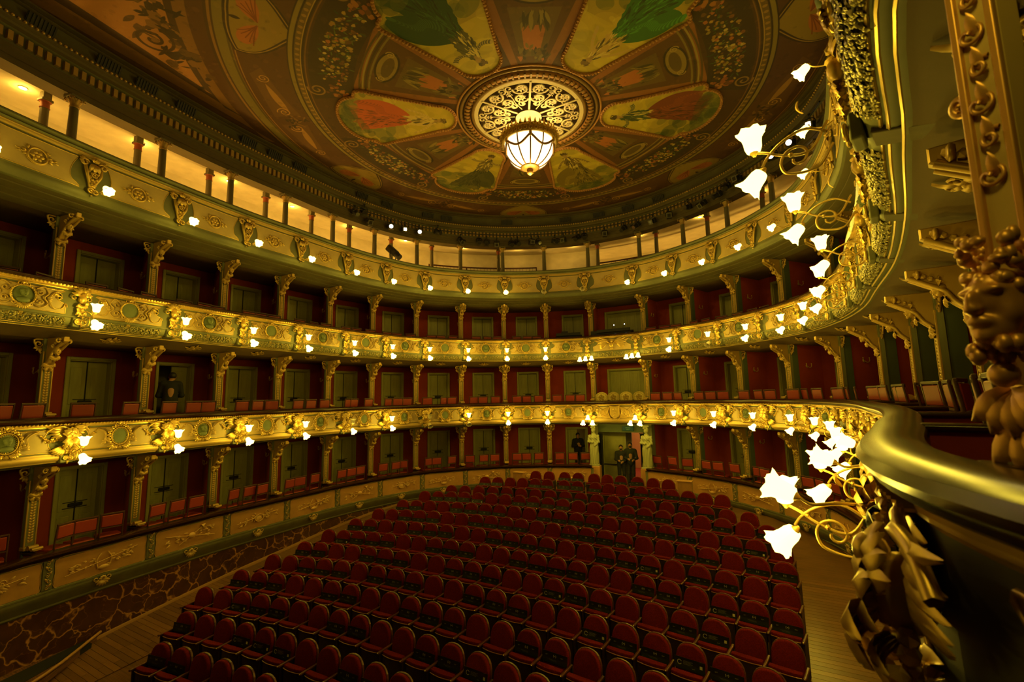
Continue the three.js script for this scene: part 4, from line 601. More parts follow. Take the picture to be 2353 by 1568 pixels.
// rope bead under the handrails
{
  for (const T of [2, 3]) for (let i = -1; i <= 21; i++) { const o = fronts[T + ':' + i], l = [], [n, h] = PROF[T].rope; for (let k = 0; k < 30; k++) { const s = i + (k + 0.5) / 30, p = P3(s, n, h); l.push(xf(new THREE.BoxGeometry(0.035, 0.022, 0.03), { p: p.toArray(), r: [0, turnAt(s), 0.5] })); } stuffPart(o, 'rope_bead', join(l), MAT.gold); }
  // leaf moulding under the third tier
  for (let i = -1; i <= 21; i++) { const o = fronts['3:' + i], l = []; const LN = i > 17 ? 64 : 30; for (let k = 0; k < LN; k++) { const s = i + 0.13 + 0.74 * (k + 0.5) / LN; for (const [nn, hh, tl] of [[0.902, 1.845, 0.1], [0.90, 1.82, 0.2], [0.895, 1.79, 0.35], [0.88, 1.76, 0.6], [0.86, 1.73, 0.8], [0.83, 1.71, 1.1]]) { const p = P3(s + rr(-0.012, 0.012), nn + rr(0, 0.012), hh), g = leaf(0, 0, rr(0.04, 0.07), rr(0.012, 0.02), rr(-3.0, 0.0), 0, 0.018, 0.02); xf(g, { r: [tl, 0, 0] }); l.push(xf(g, { p: p.toArray(), r: [0, turnAt(s), 0] })); } } stuffPart(o, 'leaf_moulding', join(l), MAT.leafBronze); put(part(o, 'moulding_clasp', box(0.06, 0.15, 0.03, [0, 0, 0], [0.5, 0, 0]), MAT.gold), i + 0.5, 0.885, 1.80); }
}

// ---------------------------------------------------------------- consoles between the bays
const CON = {};
{
  const wing = (s) => join([...Array.from({ length: 7 }, (_, k) => leaf(s * 0.03, 0.2 - k * 0.016, 0.36 - k * 0.032, 0.036, s > 0 ? 0.2 - k * 0.2 : Math.PI - 0.2 + k * 0.2, 0.05, 0.05, -0.03)), tube([[s * 0.02, 0.2, 0.08], [s * 0.12, 0.27, 0.1], [s * 0.26, 0.25, 0.06], [s * 0.36, 0.17, 0.03]], 0.022, 14, 5)]);
  CON[2] = { wing: [wing(-1), wing(1)], bust: join([ball(0, 0.06, 0.10, 0.06, 0.12, 0.08, 12, 9), ...fan(0, 0.1, 7, 0.2, 2.94, 0.16, 0.16, 0.05, 0.12, 0.06), ...fan(0, 0.04, 5, -0.4, 3.54, 0.15, 0.15, 0.05, 0.16, 0.05), ball(0, 0.17, 0.17, 0.045, 0.055, 0.05, 9, 7), ...fan(0, 0.0, 6, -2.9, -0.24, 0.17, 0.17, 0.055, 0.18, 0.05), ...fan(0, -0.06, 7, -2.7, -0.44, 0.15, 0.15, 0.04, 0.12, 0.05), ...Array.from({ length: 10 }, (_, k) => ic(0.09 * Math.sin(k * 2.4), -0.02 - k * 0.02, 0.12 + 0.02 * Math.cos(k * 3), 0.032))]),
    spray: join([...fan(-0.04, -0.14, 5, 3.4, 4.3, 0.27, 0.2, 0.04, 0.05, 0.04), ...fan(0.04, -0.14, 5, -0.26, -1.16, 0.27, 0.2, 0.04, 0.05, 0.04), ...swag(0, -0.12, 0.02, -0.3, 0, 0.03, 6, 0.1)]),
    block: join([rbox(0.22, 0.16, 0.09, 0.02, [0, -0.38, 0.03])]), boss: join([curlG(-0.045, -0.37, 0.05, 1.2, 1, 0, 0.016, 0.09), curlG(0.05, -0.38, 0.045, 1.2, -1, 3.14, 0.016, 0.09), ball(0, -0.365, 0.085, 0.07, 0.04, 0.03, 8, 6), ball(0, -0.44, 0.08, 0.022, 0.05, 0.022, 8, 6)]) };
  CON[3] = { crown: join([...fan(0, 0.16, 7, 0.15, 2.99, 0.2, 0.2, 0.045, 0.05, 0.06), ic(0, 0.25, 0.12, 0.04), ic(-0.06, 0.22, 0.1, 0.03), ic(0.06, 0.22, 0.1, 0.03)]), vase: join([ball(0, 0.08, 0.09, 0.075, 0.1, 0.07, 12, 9), xf(new THREE.CylinderGeometry(0.05, 0.075, 0.04, 12), { p: [0, 0.18, 0.09] }), curlG(-0.13, 0.1, 0.06, 1.1, 1, 1, 0.014, 0.05), curlG(0.13, 0.1, 0.06, 1.1, -1, 2.14, 0.014, 0.05)]),
    drop: join([...fan(0, -0.02, 6, -2.5, -0.64, 0.13, 0.13, 0.035, 0.07, 0.04), ...swag(0, -0.05, 0, -0.3, 0, 0.034, 7, 0.07), ...fan(0, -0.14, 4, -2.2, -0.94, 0.16, 0.16, 0.035, 0.06, 0.04)]),
    block: rbox(0.24, 0.2, 0.08, 0.02, [0, -0.42, 0.02]), boss: join([xf(new THREE.TorusGeometry(0.055, 0.018, 6, 14), { p: [-0.04, -0.41, 0.08] }), xf(new THREE.TorusGeometry(0.05, 0.016, 6, 14), { p: [0.045, -0.42, 0.085] }), ball(-0.04, -0.41, 0.08, 0.045, 0.045, 0.02, 8, 6), ball(0.02, -0.49, 0.07, 0.02, 0.035, 0.02, 8, 6)]) };
  CON[4] = { volute: [join([curlG(-0.17, 0.27, 0.085, 1.3, 1, 0.3, 0.028, 0.06, 26), ...fan(-0.17, 0.3, 4, 2.0, 3.9, 0.12, 0.1, 0.04, 0.05)]), join([curlG(0.17, 0.27, 0.085, 1.3, -1, 2.84, 0.028, 0.06, 26), ...fan(0.17, 0.3, 4, 1.14, -0.76, 0.12, 0.1, 0.04, 0.05)])],
    crown: join([...fan(0, 0.33, 5, 0.5, 2.64, 0.1, 0.1, 0.04, 0.09), ic(0, 0.36, 0.12, 0.045), ...fan(0, 0.28, 3, -2.1, -1.04, 0.2, 0.2, 0.06, 0.09, 0.05)]),
    body: join([tube([[-0.15, 0.2, 0.06], [-0.13, 0.04, 0.09], [-0.06, -0.14, 0.06], [-0.03, -0.26, 0.05]], 0.035, 14, 6), tube([[0.15, 0.2, 0.06], [0.13, 0.04, 0.09], [0.06, -0.14, 0.06], [0.03, -0.26, 0.05]], 0.035, 14, 6), ...Array.from({ length: 22 }, (_, k) => { const y = 0.16 - k * 0.019, w = 0.11 * (1 - k / 26); return ic(w * Math.sin(k * 2.7), y, 0.09 + 0.02 * Math.cos(k), 0.034); }), ringG(0.05, 0.05, 0.014, 0.12, 16).translate(0, 0.02, 0)]),
    boss: join([xf(new THREE.TorusGeometry(0.05, 0.02, 6, 14), { p: [-0.03, -0.33, 0.09] }), xf(new THREE.TorusGeometry(0.045, 0.018, 6, 14), { p: [0.05, -0.35, 0.1] }), ball(-0.03, -0.33, 0.1, 0.028, 0.028, 0.02, 8, 6), ic(0, -0.43, 0.06, 0.022)]) };
}
for (let i = -1; i <= 22; i++) {
  const w = colWord(i);
  let o;
  if (i <= 22) { o = thing('carved_console', `gilded winged leaf console on second tier front, ${w}`, 'console', 'second tier consoles'); put(o, i, 0.9, -0.66); part(o, 'wing', CON[2].wing[0], MAT.gold); part(o, 'wing', CON[2].wing[1], MAT.gold); part(o, 'leaf_body', CON[2].bust, MAT.gold); part(o, 'leaf_spray', CON[2].spray, MAT.gold); part(o, 'block', CON[2].block, MAT.celadon); part(o, 'boss', CON[2].boss, MAT.gold); }
  if (i <= 21) { o = thing('carved_console', `gilded vase console on third tier front, ${w}`, 'console', 'third tier consoles'); put(o, i, 0.9, 2.19); part(o, 'leaf_crown', CON[3].crown, MAT.gold); part(o, 'vase', CON[3].vase, MAT.gold); part(o, 'leaf_drop', CON[3].drop, MAT.gold); part(o, 'block', CON[3].block, MAT.celadon); part(o, 'boss', CON[3].boss, MAT.gold); part(o, 'soffit_beam', rbox(0.24, 0.07, 0.78, 0.015, [0, -0.56, -0.44], [-0.2, 0, 0]), MAT.soffit); }
  if (i <= 20) { o = thing('carved_console', `gilded scrolled console on gallery front, ${w}`, 'console', 'gallery consoles'); put(o, i, 0.88, 5.03); part(o, 'volute', CON[4].volute[0], MAT.gold); part(o, 'volute', CON[4].volute[1], MAT.gold); part(o, 'leaf_crown', CON[4].crown, MAT.gold); part(o, 'flower_body', CON[4].body, MAT.gold); part(o, 'boss', CON[4].boss, MAT.gold); }
  if (i <= 18 && i !== 10 && i !== 11) { o = thing('parapet_pilaster', `narrow carved green pilaster on ground tier parapet, ${w}`, 'pilaster', 'ground tier pilasters'); put(o, i, 0.71, -3.335); part(o, 'strip', rbox(0.17, 0.56, 0.03, 0.01, [0, 0, 0.005]), MAT.celadon); part(o, 'scrollwork', ORN.strip1.clone().scale(1, 1.05, 1).translate(0, 0, 0.01), MAT.goldDull); }
}

// ---------------------------------------------------------------- pillars at the fronts of the box partitions
const PIL = {};
{
  const H = 1.68, lv = []; for (let k = 0; k < 15; k++) { const y = 0.14 + k * 0.055; lv.push(leaf(0.0, y, 0.08, 0.022, 1.0, 0.05, 0.012, 0.01), leaf(0.0, y, 0.08, 0.022, 2.14, 0.05, 0.012, 0.01)); }
  PIL.shaft = rbox(0.2, H, 0.1, 0.008, [0, H / 2, 0]);
  PIL.edge = [-1, 1].map((s) => rbox(0.028, H - 0.34, 0.03, 0.008, [s * 0.088, (H - 0.34) / 2 + 0.06, 0.05]));
  PIL.leaves = join(lv);
  PIL.neck = join([...fan(0, 1.0, 5, 0.3, 2.84, 0.1, 0.1, 0.04, 0.06, 0.05), ...fan(0, 1.16, 5, -2.5, -0.64, 0.15, 0.15, 0.05, 0.06, 0.06), ball(0, 1.08, 0.07, 0.05, 0.07, 0.05, 8, 6)]);
  const sp = new THREE.Shape(); sp.moveTo(0.04, 1.12); sp.bezierCurveTo(0.14, 1.14, 0.14, 1.26, 0.2, 1.36); sp.bezierCurveTo(0.28, 1.5, 0.48, 1.5, 0.6, 1.6); sp.lineTo(0.6, 1.68); sp.lineTo(0, 1.68); sp.lineTo(0, 1.12);
  PIL.bracket = xf(new THREE.ExtrudeGeometry(sp, { depth: 0.07, bevelEnabled: true, bevelSize: 0.012, bevelThickness: 0.012, bevelSegments: 1, curveSegments: 8 }), { r: [0, -Math.PI / 2, 0], p: [0.035, 0, 0] });
  PIL.mask = join([...[-1, 1].map((s) => tube([[s * 0.05, 1.14, 0.08], [s * 0.055, 1.26, 0.2], [s * 0.05, 1.38, 0.27], [s * 0.055, 1.48, 0.42], [s * 0.05, 1.58, 0.58]], 0.03, 14, 6)), ...headG(0, 1.4, 0.32, 0.085), ...fan(0, 1.46, 5, 0.4, 2.74, 0.13, 0.13, 0.05, 0.3, 0.04), ...fan(0, 1.3, 5, -2.5, -0.64, 0.12, 0.12, 0.045, 0.24, 0.04), curlG(-0.09, 1.6, 0.06, 1.2, 1, 0, 0.022, 0.5), curlG(0.09, 1.6, 0.06, 1.2, -1, 3.14, 0.022, 0.5), ...Array.from({ length: 12 }, (_, k) => ic(0.1 * Math.sin(k * 2.1), 1.5 + 0.012 * k, 0.3 + 0.022 * k, 0.035))]);
  PIL.side = [-1, 1].map((s) => join([curlG(s * 0.17, 1.56, 0.075, 1.3, s, s > 0 ? 3.14 : 0, 0.02, 0.0), tube([[s * 0.1, 1.66, 0], [s * 0.24, 1.64, 0], [s * 0.2, 1.5, 0], [s * 0.11, 1.36, 0]], 0.022, 12, 5), ...fan(s * 0.14, 1.5, 3, s > 0 ? -0.4 : 3.54, s > 0 ? -1.6 : 4.74, 0.12, 0.12, 0.03, 0.0)]));
  PIL.base = join([rbox(0.24, 0.08, 0.16, 0.02, [0, 0.04, 0.03]), curlG(0, 0, 0, 0, 1, 0, 0.001), xf(new THREE.CylinderGeometry(0.05, 0.05, 0.16, 12), { r: [0, 0, Math.PI / 2], p: [0, 0.06, 0.16] }), xf(new THREE.CylinderGeometry(0.035, 0.035, 0.18, 10), { r: [0, 0, Math.PI / 2], p: [0, 0.045, 0.3] }), box(0.13, 0.03, 0.26, [0, 0.03, 0.2])]);
}
for (const T of [1, 2, 3]) for (let i = -1; i <= 21; i++) {
  if (T === 1 && (i === 10 || i === 11)) continue;
  const o = thing('carved_pillar', `gilded carved pillar between ${TIER[T]} tier boxes, ${colWord(i)}`, 'pillar', `${TIER[T]} tier pillars`);
  put(o, i, 0, { 1: -2.90, 2: -0.2, 3: 2.62 }[T]); if (T === 3) o.scale.y = 0.964;
  part(o, 'shaft', PIL.shaft, MAT.celadon); part(o, 'edge_strip', PIL.edge[0], MAT.pillarGold); part(o, 'edge_strip', PIL.edge[1], MAT.pillarGold); stuffPart(o, 'leaf_chain', PIL.leaves, MAT.pillarGold); part(o, 'neck_leaves', PIL.neck, MAT.pillarGold); part(o, 'bracket', PIL.bracket, MAT.pillarGold); part(o, 'mask', PIL.mask, MAT.pillarGold); part(o, 'side_scroll', PIL.side[0], MAT.pillarGold); part(o, 'side_scroll', PIL.side[1], MAT.pillarGold); part(o, 'base_scroll', PIL.base, MAT.pillarGold);
}

// ---------------------------------------------------------------- bracket lamps
const SHADE = (() => {
  const N = 24, prof = [[0.028, 0], [0.05, 0.012], [0.062, 0.045], [0.066, 0.09], [0.074, 0.13], [0.098, 0.165], [0.108, 0.178]], pos = [], idx = [];
  prof.forEach(([r, y], j) => { for (let k = 0; k <= N; k++) { const a = k / N * 6.2832, w = j > 3 ? (j - 3) * 0.0032 * Math.sin(a * 7) : 0; pos.push((r + w) * Math.cos(a), y + w * 0.8, (r + w) * Math.sin(a)); } });
  for (let j = 0; j < prof.length - 1; j++) for (let k = 0; k < N; k++) { const a = j * (N + 1) + k, b = a + N + 1; idx.push(a, b, a + 1, a + 1, b, b + 1); }
  const g = new THREE.BufferGeometry(); g.setAttribute('position', new THREE.Float32BufferAttribute(pos, 3)); g.setIndex(idx); g.computeVertexNormals(); return g;
})();
const CUP = lathe([[0.0, -0.035], [0.012, -0.03], [0.02, -0.015], [0.032, 0.0], [0.034, 0.012], [0.028, 0.014]], 10);
const ARMS = {
  up: tube([[0, -0.12, 0.05], [0, -0.3, 0.18], [0, -0.26, 0.36], [0, -0.2, 0.46], [0, -0.16, 0.55]], 0.011, 18, 5), upD: join([leaf(0, 0, 0.1, 0.03, 1.2, 0.2), ic(0, -0.28, 0.3, 0.02), ic(0, -0.22, 0.42, 0.016)]),
  down: tube([[0, -0.2, 0.06], [0, -0.12, 0.2], [0, -0.16, 0.36], [0, -0.24, 0.46], [0, -0.3, 0.5]], 0.011, 18, 5),
};
const LIT = {}; // unlit exceptions  'tier:col:lamp'
for (const k of ['2:6:0', '2:6:1', '2:4:0', '2:7:1', '3:13:1', '4:9:0', '4:10:0']) LIT[k] = false;
const shadeLamp = (o, x, y, z, tilt, lit, I, turnZ = 0) => {
  const g = new THREE.Group(); g.name = 'lamp_holder'; g.position.set(x, y, z); g.rotation.set(tilt, 0, turnZ); o.add(g);
  part(g, 'shade', SHADE, lit ? MAT.shade : MAT.shadeOff, lit ? 'glowing frosted tulip shade' : 'unlit glass tulip shade'); part(g, 'cup', CUP, MAT.gold);
  if (lit) { const l = new THREE.PointLight(LAMP, I, 0, 2); l.position.set(0, 0.09, 0); l.shadow.radius = 2; l.castShadow = true; g.add(l); }
};
const SCROLLARM = (() => { const pts = [[0, -0.3, 0.03], [0, -0.44, 0.14]]; for (let k = 0; k <= 16; k++) { const a = -0.9 + k / 16 * 7.2, r = 0.12 * (1 - 0.8 * k / 16); pts.push([0, -0.32 + r * Math.sin(a), 0.26 + r * Math.cos(a)]); } return tube(pts, 0.011, 40, 5); })();
for (let i = -1; i <= 21; i++) {
  for (const T of [2, 3]) {
    const triple = i === 10 || i === 11;
    const o = thing('bracket_lamp', `gilded bracket with ${triple ? 'three' : 'two'} tulip lamps on ${TIER[T]} tier, ${colWord(i)}`, 'lamp', `${TIER[T]} tier bracket lamps`);
    put(o, i, 0.9 + (i >= 20 ? 0.13 : 0), { 2: -0.62, 3: 2.11 }[T] - (i === 21 ? (T === 3 ? 0.06 : 0.02) : 0)); if (i === 21) o.rotation.y -= 0.06;
    if (triple) {
      const ys = T === 2 ? [[-0.2, -0.38, -0.3], [0.0, -0.16, 0.55], [0.2, -0.38, 0.3]] : [[-0.24, -0.44, 0], [0, -0.42, 0], [0.26, -0.41, 0]];
      ys.forEach(([x, y], k) => { part(o, 'arm', tube([[0, -0.2, 0.05], [x * 0.5, -0.3, 0.25], [x, y - 0.02, 0.45], [x, y, 0.5]], 0.011, 14, 5), MAT.gold); shadeLamp(o, x, y, 0.5, T === 2 && k !== 1 ? 2.6 : 2.9, true, I_LAMP * 0.8); });
    } else {
      part(o, 'arm', ARMS.up, MAT.gold); part(o, 'arm', ARMS.down, MAT.gold); part(o, 'leaf_collar', ARMS.upD, MAT.gold); part(o, 'scroll_arm', SCROLLARM, MAT.gold);
      shadeLamp(o, 0, -0.16, 0.55, 0.06, LIT[`${T}:${i}:0`] !== false, I_LAMP);
      shadeLamp(o, 0, -0.33, 0.5, 2.35, LIT[`${T}:${i}:1`] !== false, I_LAMP);
      if (i >= 19 && T === 2) { part(o, 'arm', tube([[0, -0.1, 0.05], [0.16, -0.08, 0.2], [0.2, -0.1, 0.34], [0.2, -0.06, 0.4]], 0.011, 12, 5), MAT.gold); shadeLamp(o, 0.2, -0.06, 0.42, 1.2, true, I_LAMP); }
    }
  }
  if (i <= 20) {
    const o = thing('bracket_lamp', `single tulip lamp under scrolled gallery console, ${colWord(i)}`, 'lamp', 'gallery bracket lamps');
    put(o, i, 0.88, 4.86); part(o, 'arm', tube([[0, -0.16, 0.1], [0, -0.24, 0.26], [0, -0.2, 0.44], [0, -0.14, 0.5]], 0.011, 14, 5), MAT.gold);
    shadeLamp(o, 0, -0.15, 0.5, 2.3, LIT[`4:${i}:0`] !== false, I_LAMP4);
  }
}
// one more lamp bracket of the third tier, above and behind the edge of the frame
{ const o = thing('bracket_lamp', 'gilded bracket lamp on third tier directly above the near pilaster', 'lamp', 'third tier bracket lamps'); put(o, 22.6, 0.9, 2.11); part(o, 'arm', ARMS.up, MAT.gold); part(o, 'arm', ARMS.down, MAT.gold); shadeLamp(o, 0, -0.16, 0.55, 0.06, true, I_LAMP); shadeLamp(o, 0, -0.33, 0.5, 2.35, true, I_LAMP); }
// small unlit double sconces on the box partitions
{
  const g = join([xf(new THREE.SphereGeometry(0.035, 8, 6), { s: [1, 1.5, 0.5] }), tube([[0, 0, 0.02], [-0.06, -0.06, 0.06], [-0.12, -0.02, 0.08], [-0.12, 0.05, 0.08]], 0.01, 12, 5), tube([[0, 0, 0.02], [0.06, -0.06, 0.06], [0.12, -0.02, 0.08], [0.12, 0.05, 0.08]], 0.01, 12, 5)]);
  const cg = join([xf(new THREE.CylinderGeometry(0.018, 0.012, 0.03, 8), { p: [-0.12, 0.065, 0.08] }), xf(new THREE.CylinderGeometry(0.018, 0.012, 0.03, 8), { p: [0.12, 0.065, 0.08] })]);
  for (const T of [1, 2, 3]) for (let i = 0; i <= 20; i++) {
    if (T === 1 && (i === 10 || i === 11)) continue;
    const a = C(i, -0.05), b = rear(i), k = 0.45, s = i <= 10 ? -1 : 1, o = thing('box_sconce', `small unlit brass sconce on ${TIER[T]} tier partition behind ${colWord(i)}`, 'sconce', `${TIER[T]} tier box sconces`);
    const th = Math.atan2(a[0] - b[0], a[1] - b[1]); o.position.set(a[0] + (b[0] - a[0]) * k + s * Math.cos(th) * 0.05, FLOOR[T] + E + 1.72, a[1] + (b[1] - a[1]) * k - s * Math.sin(th) * 0.05); o.rotation.y = th + s * Math.PI / 2;
    part(o, 'arms', g, MAT.gold); part(o, 'candle_cups', cg, MAT.gold);
  }
}

// ---------------------------------------------------------------- stalls seats (tip-up seats raised) and paper bands
const SEAT = {};
{
  const arch = (w, h) => { const s = new THREE.Shape(); s.moveTo(-w / 2, 0); s.lineTo(w / 2, 0); s.lineTo(w / 2, h * 0.55); s.bezierCurveTo(w / 2, h * 0.86, w * 0.32, h, 0, h); s.bezierCurveTo(-w * 0.32, h, -w / 2, h * 0.86, -w / 2, h * 0.55); return s; };
  const tilt = -0.16;
  SEAT.cushion = toCreasedNormals(xf(new THREE.ExtrudeGeometry(arch(0.40, 0.53), { depth: 0.03, bevelEnabled: true, bevelSize: 0.022, bevelThickness: 0.028, bevelSegments: 3, curveSegments: 7 }), { r: [tilt, 0, 0], p: [0, 0.40, 0.03] }), 0.7);
  SEAT.shell = xf(new THREE.ExtrudeGeometry(arch(0.45, 0.57), { depth: 0.03, bevelEnabled: true, bevelSize: 0.006, bevelThickness: 0.006, bevelSegments: 1, curveSegments: 6 }), { r: [tilt, 0, 0], p: [0, 0.38, -0.01] });
  const bow = (w, d) => { const s = new THREE.Shape(); s.moveTo(-w / 2, 0); s.lineTo(w / 2, 0); s.lineTo(w / 2, d * 0.72); s.quadraticCurveTo(0, d * 1.28, -w / 2, d * 0.72); return s; };
  SEAT.pan = xf(new THREE.ExtrudeGeometry(bow(0.43, 0.10), { depth: 0.42, bevelEnabled: false, curveSegments: 5 }), { r: [Math.PI / 2, 0, 0], p: [0, 0.615, 0.19] });     // raised seat, dark wooden underside to the front
  SEAT.edge = xf(new THREE.ExtrudeGeometry(bow(0.425, 0.095), { depth: 0.02, bevelEnabled: true, bevelSize: 0.008, bevelThickness: 0.014, bevelSegments: 2, curveSegments: 6 }), { r: [Math.PI / 2, 0, 0], p: [0, 0.645, 0.18] });
  SEAT.trim = xf(new THREE.TubeGeometry(new THREE.QuadraticBezierCurve3(V(-0.215, 0.612, 0.268), V(0, 0.612, 0.326), V(0.215, 0.612, 0.268)), 8, 0.008, 5));
  SEAT.arm = rbox(0.045, 0.035, 0.36, 0.014, [0.256, 0.64, 0.15], undefined, 2);
  SEAT.armL = rbox(0.045, 0.035, 0.36, 0.014, [-0.256, 0.64, 0.15], undefined, 2);
  SEAT.side = box(0.03, 0.62, 0.30, [0.256, 0.31, 0.13]); SEAT.sideL = box(0.03, 0.62, 0.30, [-0.256, 0.31, 0.13]);
  SEAT.stud = xf(new THREE.SphereGeometry(0.013, 6, 5), { p: [0.256, 0.645, 0.33] });
  SEAT.band = (() => { const g = new THREE.PlaneGeometry(0.452, 0.155, 6, 1), p = g.attributes.position; const b = new THREE.BoxGeometry(0.452, 0.155, 0.006); const q = b.attributes.position; return xf(b, { r: [tilt, 0, 0], p: [0, 0.685, 0.062] }); })();
  SEAT.bandCap = rbox(0.012, 0.155, 0.10, 0.004, [0.228, 0.69, 0.015], [tilt, 0, 0]);
}
const armWood = std({ color: lin(0.16, 0.05, 0.022), roughness: 0.3, map: woodT }), trimM = std({ color: lin(0.30, 0.12, 0.05), roughness: 0.25 }), panM = std({ color: lin(0.022, 0.008, 0.006), roughness: 0.5 }), brass = std({ color: lin(0.75, 0.55, 0.2), roughness: 0.25, metalness: 0.9 });
function bandTex(kind) {
  const c = canvas(256, 88), x = c.getContext('2d'); x.fillStyle = '#14140f'; x.fillRect(0, 0, 256, 88); x.fillStyle = '#23241a'; x.fillRect(0, 46, 256, 42);
  x.strokeStyle = '#c9c4b0'; x.fillStyle = '#c9c4b0';
  const dashes = (x0, y0, w, n, col) => { x.fillStyle = col; let q = x0; for (let k = 0; k < n; k++) { const l = rr(w * 0.5, w); x.fillRect(q, y0, l, 3); q += l + 2; } };
  if (kind === 0) { x.lineWidth = 3; x.beginPath(); x.arc(128, 27, 13, -0.9, 0.9); x.stroke(); x.beginPath(); x.arc(128, 27, 13, Math.PI - 0.9, Math.PI + 0.9); x.stroke(); x.beginPath(); x.arc(128, 27, 3.5, 0, 7); x.fill(); dashes(34, 24, 9, 3, '#8d8a78'); dashes(34, 29, 7, 2, '#77745f'); dashes(188, 24, 9, 3, '#8d8a78'); dashes(192, 29, 7, 2, '#77745f'); dashes(70, 58, 9, 10, '#6e6c58'); dashes(84, 66, 8, 8, '#5c5a48'); }
  else { x.lineWidth = 4; x.beginPath(); x.arc(44, 40, 17, 0.5, 5.9); x.stroke(); for (const [y, n] of [[22, 9], [30, 8], [38, 9], [46, 7]]) dashes(76, y, 9, n, '#7d7a66'); dashes(150, 66, 8, 3, '#a5a18c'); x.fillStyle = '#b9b49c'; x.fillRect(212, 30, 22, 24); }
  return canvasTex(c);
}
const bandM = [0, 1].map((k) => std({ map: bandTex(k), roughness: 0.35 }));
const ROWS = [
  [15.22, -3.65, 'BBNNNN', 0.52], [14.35, -4.42, 'BNNRRRNNBRNN', 0.53], [13.46, -5.21, 'NNRBBNNBBNNBBRNN', 0.53], [12.6, -5.30, 'BBBNNBBNNBBBNNBBNNNN', 0.53],
  [11.72, -5.4, 'NNBBBNBBBNNBBBNNRBBRBN', 5.62], [10.87, -5.35, 'BBNNBBBNNBBBNNRBBNNBRNN', 5.85], [9.97, -5.48, 'NRBBBNNBBBNNBBBBNNBBNRBB', 5.87], [9.05, -5.43, 'BBNNBBBNNBBBBNNBBRNBBNN', 5.86], [8.1, -5.45, 'NNBBBNNBBBBNNBBBRNNBBNBB', 5.86], [7.17, -5.31, 'BBNNBBBBNNBBBBNNBBBNBRN', 5.8], [6.12, -5.26, 'NBBBRNNBBBBNNBBBBNNBNB', 5.52], [5.36, -4.74, 'BNNBBNNBBBBBBNNBBNN', 5.08],
  [4.12, [-4.14, -3.62, -3.1, -2.6, -2.09, -1.61, -0.95, -0.44, 0.22, 0.70, 1.17, 1.82, 2.31, 2.82, 3.31, 3.8, 4.29], 'BBNNBBBBBNNBBBBNN'], [3.05, [-2.59, -2.03, -1.39, -0.85, -0.22, 0.29, 0.8, 1.41, 1.96, 2.48], 'NNBBNNBBNN'],
];
const rowName = (k) => k === 13 ? 'rearmost row' : `${ORD[14 - k]} row from back`;
{
  const proto = new THREE.Group();
  part(proto, 'backrest', SEAT.cushion, MAT.velvet); part(proto, 'back_shell', SEAT.shell, armWood); part(proto, 'raised_seat', SEAT.pan, panM); part(proto, 'seat_cushion', SEAT.edge, MAT.velvet); part(proto, 'seat_trim', SEAT.trim, trimM); part(proto, 'armrest', SEAT.arm, armWood); part(proto, 'side_frame', SEAT.side, panM); part(proto, 'brass_stud', SEAT.stud, brass);
  ROWS.forEach(([a0, t0, str, end], k) => {
    const n = str.length;
    for (let j = 0; j < n; j++) {
      const t = Array.isArray(t0) ? t0[j] : end > 2 ? t0 + (end - t0) * j / (n - 1) : t0 + end * j, c = t < 0 ? 0.021 : 0.0145, a = a0 + c * t * t;
      const o = proto.clone(); o.name = numbered('theatre_seat'); scene.add(o); const side = j < n / 2 ? `${ORD[j + 1]} from left end` : `${ORD[n - j]} from right end`;
      tag(o, `red velvet seat${str[j] === 'N' ? '' : ' with black band'}, ${rowName(k)}, ${side}`, 'seat', 'red stalls seats');
      o.position.set(t, floorY(a), a - 0.0); o.rotation.y = Math.atan2(-2 * c * t, 1) + rr(-0.015, 0.015);
      if (j === 0) { part(o, 'armrest', SEAT.armL, armWood); part(o, 'side_frame', SEAT.sideL, panM); }
      if (str[j] !== 'N') {
        const b = new THREE.Group(); b.name = numbered('seat_band'); scene.add(b); tag(b, `${str[j] === 'R' ? 'black paper band with ring emblem' : 'black paper band with round emblem'}, ${rowName(k)}, ${side}`, 'seat band', 'black bands on the stalls seats');
        part(b, 'printed_strip', SEAT.band, bandM[str[j] === 'R' ? 1 : 0]); const dy = rr(-0.03, 0.02); b.position.copy(o.position); b.position.y += dy; b.rotation.y = o.rotation.y;
      }
    }
  });
}

